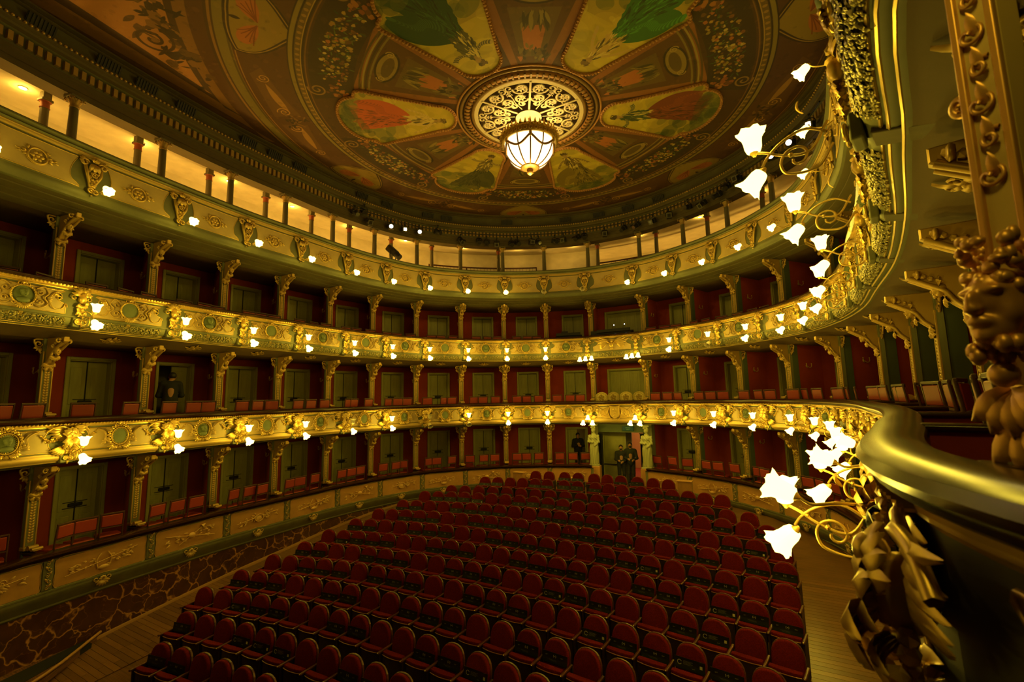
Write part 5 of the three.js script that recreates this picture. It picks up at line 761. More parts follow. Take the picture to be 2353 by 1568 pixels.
// ---------------------------------------------------------------- chairs in the boxes
{
  const proto = new THREE.Group();
  part(proto, 'back_panel', rbox(0.38, 0.26, 0.045, 0.018, [0, 0.82, -0.19], [-0.1, 0, 0], 2), MAT.leather);
  part(proto, 'back_frame', join([rbox(0.44, 0.04, 0.035, 0.01, [0, 0.98, -0.21]), box(0.4, 0.03, 0.03, [0, 0.67, -0.18]), ...[-1, 1].map((s) => tube([[s * 0.205, 0.44, -0.16], [s * 0.205, 0.7, -0.18], [s * 0.205, 0.98, -0.215]], 0.018, 6, 6))]), MAT.darkWood);
  part(proto, 'seat_cushion', rbox(0.44, 0.07, 0.42, 0.025, [0, 0.46, 0.04], undefined, 2), MAT.leather); part(proto, 'seat_rail', box(0.42, 0.06, 0.4, [0, 0.40, 0.04]), MAT.darkWood);
  for (const [sx, sz] of [[-1, -1], [1, -1], [-1, 1], [1, 1]]) part(proto, 'leg', xf(new THREE.CylinderGeometry(0.018, 0.014, 0.42, 8), { p: [sx * 0.19, 0.21, 0.04 + sz * 0.18] }), MAT.darkWood);
  const spots = { 1: [0.22, 0.48, 0.74], 2: [0.24, 0.5, 0.76], 3: [0.26, 0.52, 0.78] };
  for (const T of [1, 2, 3]) for (let i = -1; i <= 20; i++) {
    if (i === 10) continue; if (T === 3 && i === 9) continue; if (T === 1 && i > 15) continue; if (T === 3 && i > 15) continue;
    spots[T].forEach((x, k) => {
      if (T === 2 && i === 0 && k === 1) return;
      const o = proto.clone(); o.name = numbered('box_chair'); scene.add(o); tag(o, `red leather wooden chair, ${['left', 'middle', 'right'][k]} of ${TIER[T]} tier box, ${bayWord(i)}`, 'chair', `${TIER[T]} tier box chairs`);
      const s = i + x + rr(-0.05, 0.05); put(o, s, (T === 1 ? 0.02 : 0.22) + rr(-0.06, 0.05), FLOOR[T]); o.rotation.y += Math.PI + rr(-0.35, 0.35) ; if (T === 3) o.position.y += 0.02;
    });
  }
}

// ---------------------------------------------------------------- gallery columns
{
  const cap = join([lathe([[0.085, 1.16], [0.10, 1.18], [0.085, 1.2], [0.09, 1.28], [0.13, 1.36]], 14), ...[0, 1, 2, 3, 4, 5, 6, 7].map((k) => xf(leaf(0, 0, 0.17, 0.035, 1.57, 0.0, 0.0, 0.07), { r: [0, k * 0.785, 0], p: [0.085 * Math.sin(k * 0.785), 1.19, 0.085 * Math.cos(k * 0.785)] })), ...[0, 1, 2, 3].map((k) => xf(curlG(0, 0, 0.045, 1.2, 1, 0, 0.016), { r: [0, k * 1.571 + 0.785, 0], p: [0.14 * Math.sin(k * 1.571 + 0.785), 1.34, 0.14 * Math.cos(k * 1.571 + 0.785)] }))]);
  const abac = rbox(0.3, 0.05, 0.3, 0.012, [0, 1.405, 0]), shaft = lathe([[0.13, 0], [0.13, 0.04], [0.10, 0.07], [0.095, 0.1], [0.09, 0.6], [0.083, 1.16]], 16);
  const neck = lathe([[0.088, 1.10], [0.1, 1.11], [0.088, 1.13], [0.088, 1.25], [0.12, 1.27]], 14), redNeck = std({ color: lin(0.32, 0.07, 0.03), roughness: 0.6 }), colM = std({ color: lin(0.17, 0.15, 0.085), roughness: 0.6, map: plasterT });
  const H = 7.13 - 5.68; const k0 = H / 1.43;
  for (let i = -1; i <= 15; i++) { const o = thing('gallery_column', `slim gallery column with leafy capital in front row, ${colWord(i)}`, 'column', 'front gallery columns'); put(o, i, 0.05, 5.68); o.scale.y = k0; part(o, 'shaft', shaft, colM); part(o, 'capital', cap, MAT.goldDull); part(o, 'abacus', abac, colM); }
  const RS = [-1, 0, 1, 2, 3, 3.92, 4.75, 5.65, 6.5, 7.95, 10.1, 11.15, 12.2, 13.3]; const k1 = (7.5 - 4.62) / 1.43;
  RS.forEach((s, k) => { const o = thing('gallery_column', `plain rear gallery column with red neck band, ${ORD[k + 1]} from the left`, 'column', 'rear gallery columns'); put(o, s, -1.05, 4.62); part(o, 'shaft', lathe([[0.12, 0], [0.12, 0.1], [0.095, 0.14], [0.09, 1.4], [0.083, 2.5]], 16), colM); part(o, 'neck', neck.clone().translate(0, 1.38, 0), redNeck); part(o, 'abacus', rbox(0.22, 0.06, 0.22, 0.012, [0, 2.68, 0]), colM); part(o, 'beam_block', box(0.16, 0.2, 0.16, [0, 2.79, 0]), colM); });
}
// gallery lights in its ceiling
[-1.2, -0.15, 1.1, 2.4, 3.6, 4.8, 6.0, 7.2, 8.4, 9.6, 10.8, 12.0, 13.2, 14.4, 15.6].forEach((s, k) => {
  const o = thing('downlight', `small round downlight in gallery ceiling, ${ORD[k + 1]} from the left`, 'lamp', 'gallery downlights'); put(o, s, -1.3, 7.49);
  part(o, 'ring', xf(new THREE.TorusGeometry(0.075, 0.012, 6, 18), { r: [Math.PI / 2, 0, 0] }), MAT.white); part(o, 'lens', xf(new THREE.CylinderGeometry(0.07, 0.07, 0.012, 18), { p: [0, -0.004, 0] }), std({ color: 0xffffff, emissive: lin(1, 0.8, 0.42), emissiveIntensity: 8 }));
  const l = new THREE.PointLight(GAL, I_GAL, 0, 2); l.position.set(0, -0.1, 0); l.shadow.radius = 3; l.castShadow = true; o.add(l);
});
// wall washers standing on the gallery floor, hidden from the stalls by the parapet
for (let k = 0; k < 14; k++) {
  const s = -1.0 + k * 1.2, deep = s > 8.6, o = thing('floor_washer', `low wall washer lamp on gallery floor, ${ORD[k + 1]} from the left`, 'lamp', 'gallery wall washers'); put(o, s, deep ? -3.0 : -1.15, 4.62);
  part(o, 'housing', rbox(0.3, 0.1, 0.16, 0.02, [0, 0.05, 0]), MAT.iron); part(o, 'tube', xf(new THREE.CylinderGeometry(0.025, 0.025, 0.26, 10), { r: [0, 0, Math.PI / 2], p: [0, 0.13, 0] }), std({ color: 0xffffff, emissive: lin(1, 0.8, 0.42), emissiveIntensity: 6 }));
  const l = new THREE.PointLight(GAL, I_WASH, 0, 2); l.position.set(0, 0.28, 0); l.shadow.radius = 6; l.castShadow = true; o.add(l);
}
// gallery benches and wooden railings
{
  const bw = std({ color: lin(0.11, 0.03, 0.015), roughness: 0.4, map: woodT }), rd = std({ color: lin(0.17, 0.02, 0.013), roughness: 0.85 });
  const bench = (s0, s1, n, h, label) => { const o = thing('gallery_bench', label, 'bench', 'gallery benches'); part(o, 'backrest', sweep([[n, h - 0.45], [n, h], [n - 0.06, h], [n - 0.06, h - 0.45]], s0, s1, 5), rd); part(o, 'top_rail', sweep([[n + 0.03, h - 0.02], [n + 0.03, h + 0.045], [n - 0.09, h + 0.045], [n - 0.09, h - 0.02]], s0, s1, 5), bw); part(o, 'seat', sweep([[n - 0.06, h - 0.42], [n - 0.06, h - 0.36], [n - 0.5, h - 0.36], [n - 0.5, h - 0.42]], s0, s1, 5), rd); part(o, 'riser', sweep([[n, h - 0.45], [n, 4.6]], s0, s1, 5), bw); for (let s = s0 + 0.1; s < s1; s += 0.9) { const p = part(o, 'number_plate', box(0.09, 0.09, 0.01), MAT.white); put(p, s, n + 0.01, h - 0.15); } };
  bench(6.75, 7.85, -0.75, 5.98, 'dark red gallery bench, left half of the centre block, front row'); bench(8.05, 8.7, -0.75, 5.98, 'dark red gallery bench, right half of the centre block, front row');
  bench(6.75, 8.75, -1.5, 6.28, 'dark red gallery bench, rear row of the centre block');
  bench(9.15, 11.6, -0.7, 5.98, 'dark red gallery bench, right block, front row near the centre'); bench(11.7, 14.6, -0.7, 5.98, 'dark red gallery bench, right block, front row at far right');
  bench(9.25, 14.6, -1.35, 6.2, 'dark red gallery bench, right block, second row'); bench(9.35, 14.6, -2.0, 6.42, 'dark red gallery bench, right block, third row');
  const rail = (s0, s1, n, h, label, down) => { const o = thing('gallery_railing', label, 'railing', 'gallery railings'); for (const dy of [0, -0.28]) part(o, 'rail', sweep([[n + 0.03, h + dy], [n + 0.03, h + dy + 0.06], [n - 0.03, h + dy + 0.06], [n - 0.03, h + dy]], s0, s1, 6), bw); for (let s = s0; s <= s1 + 0.001; s += (s1 - s0) / Math.max(2, Math.round((s1 - s0) * 1.4))) { const p = part(o, 'post', box(0.06, 0.62, 0.06, [0, -0.25, 0]), bw); put(p, s, n, h); } for (let s = s0; s < s1; s += 0.07) { const p = part(o, 'baluster', box(0.012, 0.26, 0.012, [0, -0.12, 0]), MAT.iron); put(p, s, n, h); } };
  rail(6.55, 8.8, -1.9, 6.62, 'wooden railing behind the centre block of gallery benches'); rail(9.1, 14.6, -2.5, 6.78, 'long wooden railing behind the right gallery benches');
  rail(8.8, 9.2, -0.72, 5.94, 'short wooden railing across the gallery steps');
}

// ---------------------------------------------------------------- vents in the cove
[0.27, 0.71, 1.23, 2.23, 2.72, 3.22, 4.64, 5.26, 6.24, 6.67, 8.12, 9.54, 10.27, 10.83, 11.51, -0.4].sort((a, b) => a - b).forEach((s, k) => {
  const o = thing('air_vent', `dark slatted air vent in the ceiling cove, ${ORD[k + 1]} from the left`, 'vent', 'cove vents'); put(o, s, 0.155, 8.27);
  part(o, 'recess', box(0.52, 0.30, 0.02, [0, 0, 0], [0.42, 0, 0]), MAT.black);
  for (let j = 0; j < 8; j++) part(o, 'slat', box(0.03, 0.31, 0.03, [-0.23 + j * 0.066, 0, 0.012], [0.42, 0, 0]), MAT.iron);
});

// ---------------------------------------------------------------- stage lanterns clamped along the entablature
{
  const barrel = join([xf(new THREE.CylinderGeometry(0.075, 0.09, 0.22, 14), { r: [Math.PI / 2, 0, 0] }), xf(new THREE.CylinderGeometry(0.1, 0.1, 0.03, 14), { r: [Math.PI / 2, 0, 0], p: [0, 0, 0.115] }), rbox(0.2, 0.2, 0.16, 0.03, [0, 0, -0.15]), ...[0, 1, 2].map((k) => box(0.21, 0.012, 0.14, [0, 0.08 - k * 0.08, -0.15]))]);
  const yoke = tube([[-0.13, 0, -0.06], [-0.13, 0.14, -0.06], [-0.07, 0.2, -0.06], [0.07, 0.2, -0.06], [0.13, 0.14, -0.06], [0.13, 0, -0.06]], 0.012, 16, 4), clamp = join([xf(new THREE.CylinderGeometry(0.02, 0.02, 0.12, 8), { p: [0, 0.26, -0.06] }), rbox(0.06, 0.06, 0.06, 0.01, [0, 0.32, -0.06])]);
  const lensG = xf(new THREE.CylinderGeometry(0.082, 0.082, 0.012, 18), { r: [Math.PI / 2, 0, 0], p: [0, 0, 0.13] });
  const doors = join([box(0.2, 0.004, 0.12, [0, 0.13, 0.18], [0.35, 0, 0]), box(0.2, 0.004, 0.12, [0, -0.13, 0.18], [-0.35, 0, 0])]);
  const glass = std({ color: lin(0.05, 0.045, 0.04), roughness: 0.08, metalness: 0.3 }), lit = std({ color: 0xffffff, emissive: lin(1, 0.82, 0.55), emissiveIntensity: 12 }), litP = std({ color: 0xffffff, emissive: lin(1, 0.72, 0.55), emissiveIntensity: 12 });
  const hoodM = std({ color: lin(0.10, 0.09, 0.07), roughness: 0.5 });
  const L = [[4.4, 7.35, 0], [4.75, 7.2, 0], [4.62, 7.55, 0], [5.27, 7.28, 1], [5.62, 7.32, 1], [5.98, 7.36, 1], [6.45, 7.5, 0], [6.98, 7.2, 0], [7.42, 7.24, 0], [7.6, 7.2, 0], [7.85, 7.14, 0], [8.22, 7.16, 0], [8.38, 7.2, 0], [8.72, 7.22, 0], [8.9, 7.2, 0], [9.3, 7.2, 0], [9.48, 7.24, 0], [9.8, 7.26, 0], [9.98, 7.28, 0], [10.4, 7.26, 0], [10.75, 7.3, 0], [11.02, 7.3, 0], [11.4, 7.28, 0], [11.82, 7.28, 2], [12.25, 7.34, 0], [12.6, 7.2, 0], [12.95, 7.28, 0], [13.2, 7.4, 0], [13.45, 7.5, 0], [14.3, 7.45, 3], [14.72, 7.42, 3], [15.25, 7.36, 3]];
  L.forEach(([s, h, kind], k) => {
    const o = thing('stage_lantern', `${kind === 1 || kind === 3 ? 'lit' : 'unlit'} black stage lantern under the ceiling cornice, ${ORD[k + 1 > 24 ? L.length - k : k + 1]} from the ${k + 1 > 24 ? 'right' : 'left'}`, 'stage light', 'stage lanterns'); put(o, s, 0.42, h); o.rotation.y += k === 0 ? 0 : rr(-0.7, 0.7); 
    const aim = kind ? Math.atan2(6.084 - o.position.x, 19.858 - o.position.z) : o.rotation.y; if (kind) o.rotation.y = aim * 0.75 + o.rotation.y * 0.25;
    const g = new THREE.Group(); g.name = 'lamp_head'; g.rotation.x = kind ? 0.28 : rr(0.2, 0.75); o.add(g);
    part(g, 'barrel', barrel, kind === 2 ? hoodM : MAT.black); part(g, 'lens', lensG, kind === 1 ? lit : kind === 3 ? litP : glass); if (k % 2) part(g, 'barn_doors', doors, MAT.black); if (kind === 2 || k % 3 === 1) part(g, 'colour_frame', xf(new THREE.RingGeometry(0.09, 0.14, 4, 1, Math.PI / 4), { p: [0, 0, 0.14] }), hoodM);
    part(o, 'yoke', yoke, MAT.black); part(o, 'clamp', clamp, MAT.black);
    if (kind === 1 || kind === 3) { const l = new THREE.SpotLight(lin(1, 0.75, 0.4), 6, 0, rad(16), 0.6, 2); l.position.set(0, -0.06, 0.3); l.castShadow = true; const tg = new THREE.Object3D(); tg.name = 'aim'; tg.position.set(0, -4, 9); o.add(l); o.add(tg); l.target = tg; }
  });
  // pipes that carry them
  const pipe = thing('lighting_pipe', 'thin black pipe carrying stage lanterns below the cornice', 'pipe'); part(pipe, 'tube', sweep(Array.from({ length: 7 }, (_, k) => [0.40 + 0.022 * Math.cos(k * 1.047), 7.6 + 0.022 * Math.sin(k * 1.047)]), 4.2, 15.6, 6, 2), MAT.black);
}
// follow spot on a tripod at the gallery parapet
{
  const o = thing('follow_spot', 'black follow spotlight on a tripod standing behind the gallery parapet', 'spotlight'); put(o, 5.42, 0.12, 5.55); o.rotation.y += 0.5;
  const h = new THREE.Group(); h.name = 'lamp_head'; h.position.set(0, 0.78, 0); h.rotation.set(0.75, 0, 0); o.add(h);
  part(h, 'housing', rbox(0.28, 0.3, 0.55, 0.06, [0, 0, -0.05], undefined, 2), MAT.black); part(h, 'snout', xf(new THREE.CylinderGeometry(0.13, 0.14, 0.25, 16), { r: [Math.PI / 2, 0, 0], p: [0, 0, 0.33] }), MAT.black); part(h, 'cooling_fins', join([0, 1, 2, 3].map((k) => box(0.3, 0.02, 0.3, [0, 0.13 - k * 0.03, -0.1]))), MAT.iron);
  part(o, 'yoke', tube([[-0.2, 0.78, 0], [-0.2, 0.5, 0], [0, 0.42, 0], [0.2, 0.5, 0], [0.2, 0.78, 0]], 0.02, 14, 5), MAT.iron);
  for (let k = 0; k < 3; k++) part(o, 'leg', tube([[0, 0.44, 0], [0.28 * Math.cos(k * 2.1), 0.0, 0.28 * Math.sin(k * 2.1)]], 0.018, 2, 5), MAT.iron);
}
// desks of the sound and light crew in the third tier
{
  const led = (c) => std({ color: c, emissive: c, emissiveIntensity: 1.5 });
  const mk = (label, s0, s1, h0) => { const o = thing('mixing_desk', label, 'control desk'); const w = (s1 - s0) * 2.1; put(o, (s0 + s1) / 2, 0.25, FLOOR[3]); part(o, 'console_body', rbox(w, 0.12, 0.5, 0.02, [0, 0.9 + h0, 0], [0.25, 0, 0]), MAT.black); part(o, 'meter_bridge', rbox(w * 0.95, 0.14, 0.06, 0.02, [0, 1.0 + h0, 0.2]), MAT.black); part(o, 'stand', box(w * 0.8, 0.85, 0.3, [0, 0.43, 0]), MAT.black); const fd = []; for (let k = 0; k < 24; k++) fd.push(box(0.012, 0.012, 0.02, [-w * 0.42 + k * w * 0.036, 0.99 + h0 - 0.03 * (k % 3), -0.05])); stuffPart(o, 'faders', join(fd), MAT.white); return [o, w]; };
  const [a] = mk('black lighting desk in the third tier box left of the centre', 9.25, 9.8, 0.02); part(a, 'screen', rbox(0.3, 0.2, 0.03, 0.01, [-0.2, 1.12, -0.1], [-0.3, 0, 0]), MAT.black);
  const [b] = mk('long black sound desk in the central third tier box', 10.1, 10.85, 0.06);
  for (const x of [-0.05, 0.42]) { const l = part(b, 'reading_lamp', tube([[x, 1.0, 0.1], [x, 1.22, 0.1], [x + 0.05, 1.32, 0.06]], 0.008, 8, 4), MAT.black); part(l, 'bulb', xf(new THREE.SphereGeometry(0.022, 8, 6), { p: [x + 0.055, 1.31, 0.06] }), std({ color: 0xffffff, emissive: lin(0.8, 0.85, 1), emissiveIntensity: 6 })); }
  const r = thing('equipment_rack', 'black equipment rack beside the sound desk in the central box', 'rack'); put(r, 10.12, 0.2, FLOOR[3]); part(r, 'case', rbox(0.4, 1.1, 0.4, 0.02, [0, 0.55, 0]), MAT.black); part(r, 'front_panel', box(0.36, 0.2, 0.01, [0, 0.9, 0.205]), MAT.iron);
}

// ---------------------------------------------------------------- figures
function sdfMesh(fn, lo, hi, cell) {
  const size = Math.max(hi[0] - lo[0], hi[1] - lo[1], hi[2] - lo[2]), res = Math.min(110, Math.ceil(size / cell) + 2), mc = new MarchingCubes(res, new THREE.MeshBasicMaterial(), false, false, 60000); mc.isolation = 0;
  const cx = (lo[0] + hi[0]) / 2, cy = (lo[1] + hi[1]) / 2, cz = (lo[2] + hi[2]) / 2, half = size / 2 * 1.06; let k = 0;
  for (let z = 0; z < res; z++) for (let y = 0; y < res; y++) for (let x = 0; x < res; x++) { mc.field[k++] = -fn(cx + ((x / res) * 2 - 1) * half, cy + ((y / res) * 2 - 1) * half, cz + ((z / res) * 2 - 1) * half); }
  mc.update(); const n = mc.count; const g = new THREE.BufferGeometry(); const p = mc.positionArray.slice(0, n * 3), q = mc.normalArray.slice(0, n * 3);
  for (let i = 0; i < n; i++) { p[i * 3] = cx + p[i * 3] * half; p[i * 3 + 1] = cy + p[i * 3 + 1] * half; p[i * 3 + 2] = cz + p[i * 3 + 2] * half; }
  g.setAttribute('position', new THREE.BufferAttribute(p, 3)); g.computeVertexNormals(); g.setAttribute('normal', new THREE.BufferAttribute(q, 3)); return g;
}
const capsule = (a, b, ra, rb) => { const dx = b[0] - a[0], dy = b[1] - a[1], dz = b[2] - a[2], L = dx * dx + dy * dy + dz * dz || 1e-9; return (x, y, z) => { const t = Math.max(0, Math.min(1, ((x - a[0]) * dx + (y - a[1]) * dy + (z - a[2]) * dz) / L)); return Math.hypot(x - a[0] - dx * t, y - a[1] - dy * t, z - a[2] - dz * t) - (ra + (rb - ra) * t); }; };
const ell = (c, r) => (x, y, z) => { const k = Math.hypot((x - c[0]) / r[0], (y - c[1]) / r[1], (z - c[2]) / r[2]); return (k - 1) * Math.min(...r); };
const smin = (list, k) => (x, y, z) => { let d = 9; for (const f of list) { const e = f(x, y, z); const h = Math.max(0, Math.min(1, 0.5 + 0.5 * (e - d) / k)); d = e + (d - e) * h - k * h * (1 - h); } return d; };
// pose: joint positions for a standing figure facing +z, feet on y = 0
function person(label, pose, cols, group) {
  const o = thing('person', label, 'person', group), P = pose, s = (n) => P[n];
  const skin = std({ color: cols.skin || lin(0.35, 0.17, 0.09), roughness: 0.6 }), jm = std({ color: cols.top, roughness: 0.85 }), tm = std({ color: cols.legs, roughness: 0.85 }), hm = std({ color: cols.hair || lin(0.012, 0.009, 0.007), roughness: 0.6 }), sm = std({ color: lin(0.01, 0.009, 0.008), roughness: 0.5 });
  const H = P.head, headF = [ell([H[0], H[1], H[2]], [0.078, 0.112, 0.092]), ell([H[0], H[1] - 0.07, H[2] + 0.035], [0.055, 0.05, 0.05]), ell([H[0], H[1] - 0.005, H[2] + 0.1], [0.013, 0.024, 0.018]), ell([H[0] - 0.08, H[1], H[2]], [0.012, 0.03, 0.02]), ell([H[0] + 0.08, H[1], H[2]], [0.012, 0.03, 0.02]), capsule([H[0], H[1] - 0.08, H[2] - 0.015], P.neck, 0.052, 0.058)];
  const hand = (w, e) => { const d = [w[0] - e[0], w[1] - e[1], w[2] - e[2]], L = Math.hypot(...d), u = d.map((v) => v / L), side = Math.abs(u[1]) > 0.8 ? [0, 0, 1] : [0, 1, 0], l = [capsule(w, [w[0] + u[0] * 0.07, w[1] + u[1] * 0.07, w[2] + u[2] * 0.07], 0.026, 0.034)]; for (let k = 0; k < 4; k++) { const f = (k - 1.5) * 0.02, b = [w[0] + u[0] * 0.07 + side[0] * f, w[1] + u[1] * 0.07 + side[1] * f, w[2] + u[2] * 0.07 + side[2] * f], ln = 0.075 - Math.abs(k - 1.4) * 0.012; l.push(capsule(b, [b[0] + u[0] * ln, b[1] + u[1] * ln - 0.01, b[2] + u[2] * ln], 0.010, 0.008)); } l.push(capsule([w[0] + u[0] * 0.03, w[1] + u[1] * 0.03, w[2] + u[2] * 0.03], [w[0] + u[0] * 0.07 + side[0] * 0.05, w[1] + u[1] * 0.07 + side[1] * 0.05, w[2] + u[2] * 0.07 + side[2] * 0.05], 0.012, 0.009)); return l; };
  const bodyF = [...headF, capsule(P.neck, P.chest, 0.07, 0.12), capsule(P.chest, P.pelvis, 0.13, 0.12)];
  for (const k of ['L', 'R']) bodyF.push(capsule(P['sh' + k], P['el' + k], 0.045, 0.038), capsule(P['el' + k], P['wr' + k], 0.038, 0.028), ...hand(P['wr' + k], P['el' + k]), capsule(P['hip' + k], P['kn' + k], 0.075, 0.055), capsule(P['kn' + k], P['an' + k], 0.05, 0.038));
  const all = Object.values(P).filter(Array.isArray), lo = [0, 1, 2].map((i) => Math.min(...all.map((v) => v[i])) - 0.24), hi = [0, 1, 2].map((i) => Math.max(...all.map((v) => v[i])) + 0.24);
  part(o, 'body', sdfMesh(smin(bodyF, 0.025), lo, hi, 0.02), skin);
  const top = []; top.push(capsule([P.shL[0] * 0.75, P.shL[1], P.shL[2]], [P.shR[0] * 0.75, P.shR[1], P.shR[2]], 0.085, 0.085), ell([(P.chest[0] + P.neck[0]) / 2, P.chest[1] + 0.06, P.chest[2]], [0.19, 0.2, 0.125]), ell([(P.chest[0] + P.pelvis[0]) / 2, (P.chest[1] + P.pelvis[1]) / 2, P.chest[2]], [0.175, 0.26, 0.12]), ell([P.pelvis[0], P.pelvis[1] + (cols.coat ? -0.02 : 0.06), P.pelvis[2]], [0.19, cols.coat ? 0.2 : 0.12, 0.135]));
  for (const k of ['L', 'R']) top.push(capsule(P['sh' + k], P['el' + k], 0.07, 0.056), capsule(P['el' + k], P['wr' + k].map((v, i) => v + (P['el' + k][i] - v) * 0.12), 0.054, 0.042));
  part(o, cols.coat ? 'jacket' : 'top', sdfMesh(smin(top, 0.04), lo, hi, 0.02), jm);
  const leg = [ell([P.pelvis[0], P.pelvis[1], P.pelvis[2]], [0.17, 0.12, 0.125])]; for (const k of ['L', 'R']) leg.push(capsule(P['hip' + k], P['kn' + k], 0.098, 0.075), capsule(P['kn' + k], P['an' + k].map((v, i) => i === 1 ? v + 0.03 : v), 0.072, 0.058)); part(o, 'trousers', sdfMesh(smin(leg, 0.03), lo, hi, 0.02), tm);
  for (const k of ['L', 'R']) part(o, 'shoe', rbox(0.095, 0.08, 0.26, 0.035, [P['an' + k][0], P['an' + k][1] - 0.04, P['an' + k][2] + 0.06], undefined, 2), sm);
  part(o, 'hair', sdfMesh(smin(cols.long ? [ell([H[0], H[1] + 0.04, H[2] - 0.02], [0.095, 0.105, 0.1]), capsule([H[0], H[1], H[2] - 0.06], [H[0], H[1] - 0.24, H[2] - 0.07], 0.075, 0.06)] : [ell([H[0], H[1] + 0.035, H[2] - 0.022], [0.092, 0.098, 0.1])], 0.02), [H[0] - 0.2, H[1] - 0.35, H[2] - 0.2], [H[0] + 0.2, H[1] + 0.2, H[2] + 0.2], 0.014), hm);
  if (cols.mask) part(o, 'face_mask', ball(H[0], H[1] - 0.055, H[2] + 0.075, 0.058, 0.045, 0.04, 10, 7), std({ color: cols.mask, roughness: 0.8 }));
  return o;
}
const STAND = (h = 1) => ({ head: [0, 1.62 * h, 0.02], neck: [0, 1.46 * h, 0], chest: [0, 1.25 * h, 0], pelvis: [0, 0.95 * h, 0], shL: [-0.2, 1.40 * h, 0], shR: [0.2, 1.40 * h, 0], elL: [-0.26, 1.12 * h, 0.0], elR: [0.26, 1.12 * h, 0], wrL: [-0.22, 0.92 * h, 0.16], wrR: [0.22, 0.92 * h, 0.16], hipL: [-0.095, 0.9 * h, 0], hipR: [0.095, 0.9 * h, 0], knL: [-0.1, 0.49 * h, 0.02], knR: [0.1, 0.49 * h, 0.02], anL: [-0.11, 0.09, 0], anR: [0.11, 0.09, 0] });
{ // man in a dark suit with his back to the hall, head bent
  const p = STAND(1.06); p.head = [-0.03, 1.68, 0.06]; p.wrL = [-0.08, 1.13, 0.24]; p.wrR = [0.08, 1.13, 0.24]; p.elL = [-0.27, 1.16, 0.05]; p.elR = [0.27, 1.16, 0.05];
  const o = person('man in black suit, back turned, before an open second tier door', p, { top: lin(0.008, 0.008, 0.009), legs: lin(0.007, 0.007, 0.008), coat: true }); const c = C(1.50, -0.55); o.position.set(c[0], FLOOR[2] + E, c[1]); o.rotation.y = turnAt(1.5) + Math.PI * 0.86;
  part(o, 'shirt_collar', xf(new THREE.TorusGeometry(0.062, 0.014, 6, 16), { r: [Math.PI / 2 - 0.15, 0, 0], p: [-0.01, 1.565, 0.005] }), MAT.white);
}
{ // two people in the central entrance, a woman in the door left of it
  const p = STAND(1.04); p.wrL = [-0.1, 1.12, 0.24]; p.wrR = [0.14, 1.08, 0.22]; p.elR = [0.27, 1.14, 0.04];
  const o = person('man in dark jacket standing in the central entrance', p, { top: lin(0.014, 0.018, 0.012), legs: lin(0.022, 0.02, 0.013), coat: true, mask: lin(0.01, 0.01, 0.01) }, null); o.position.set(0.22, 0.102 * 12, -0.35); o.rotation.y = 0.25;
  const w = STAND(0.97); w.wrL = [-0.12, 1.05, 0.24]; w.wrR = [0.06, 1.0, 0.24]; w.elL = [-0.24, 1.08, 0.04];
  const q = person('woman in black top beside the man in the central entrance', w, { top: lin(0.01, 0.01, 0.01), legs: lin(0.01, 0.01, 0.011), mask: lin(0.01, 0.01, 0.01) }, null); q.position.set(-0.16, 0.102 * 12, -0.25); q.rotation.y = 0.3;
  const w2 = STAND(0.98); w2.wrL = [-0.02, 1.12, 0.2]; w2.wrR = [0.1, 1.1, 0.2];
  const v = person('long haired woman in black in the half open ground tier door', w2, { top: lin(0.01, 0.01, 0.011), legs: lin(0.01, 0.01, 0.011), long: true }, null); const a = rear(9), b = rear(10); const k = 0.5; v.position.set(a[0] + (b[0] - a[0]) * k, FLOOR[1] + E, a[1] + (b[1] - a[1]) * k - 0.12); v.rotation.y = turnAt(9.5) + 0.3;
}
{ // spectators in the gallery
  const SIT = () => ({ head: [0, 1.22, 0.04], neck: [0, 1.06, 0], chest: [0, 0.86, -0.02], pelvis: [0, 0.55, 0], shL: [-0.19, 1.0, 0], shR: [0.19, 1.0, 0], elL: [-0.25, 0.76, 0.06], elR: [0.25, 0.76, 0.06], wrL: [-0.12, 0.72, 0.28], wrR: [0.12, 0.72, 0.28], hipL: [-0.1, 0.5, 0.02], hipR: [0.1, 0.5, 0.02], knL: [-0.11, 0.52, 0.42], knR: [0.11, 0.52, 0.42], anL: [-0.11, 0.12, 0.44], anR: [0.11, 0.12, 0.44] });
  for (const [s, n, h, col, label, hr] of [[10.42, -1.15, 5.38, lin(0.02, 0.016, 0.014), 'seated person in black in the gallery behind the second column right', null], [12.42, -1.6, 5.45, lin(0.16, 0.3, 0.42), 'grey haired spectator in light blue shirt in the right gallery', lin(0.3, 0.25, 0.2)], [13.38, -1.3, 5.45, lin(0.03, 0.025, 0.02), 'bald spectator in dark jacket at the far right of the gallery', lin(0.2, 0.14, 0.1)], [12.98, -1.5, 5.4, lin(0.035, 0.03, 0.028), 'spectator in dark clothes seated left of the bald one', null]]) { const o = person(label, SIT(), { top: col, legs: lin(0.02, 0.018, 0.016), hair: hr || undefined }, 'gallery spectators'); put(o, s, n, h - 0.42 - 0.0); }
}

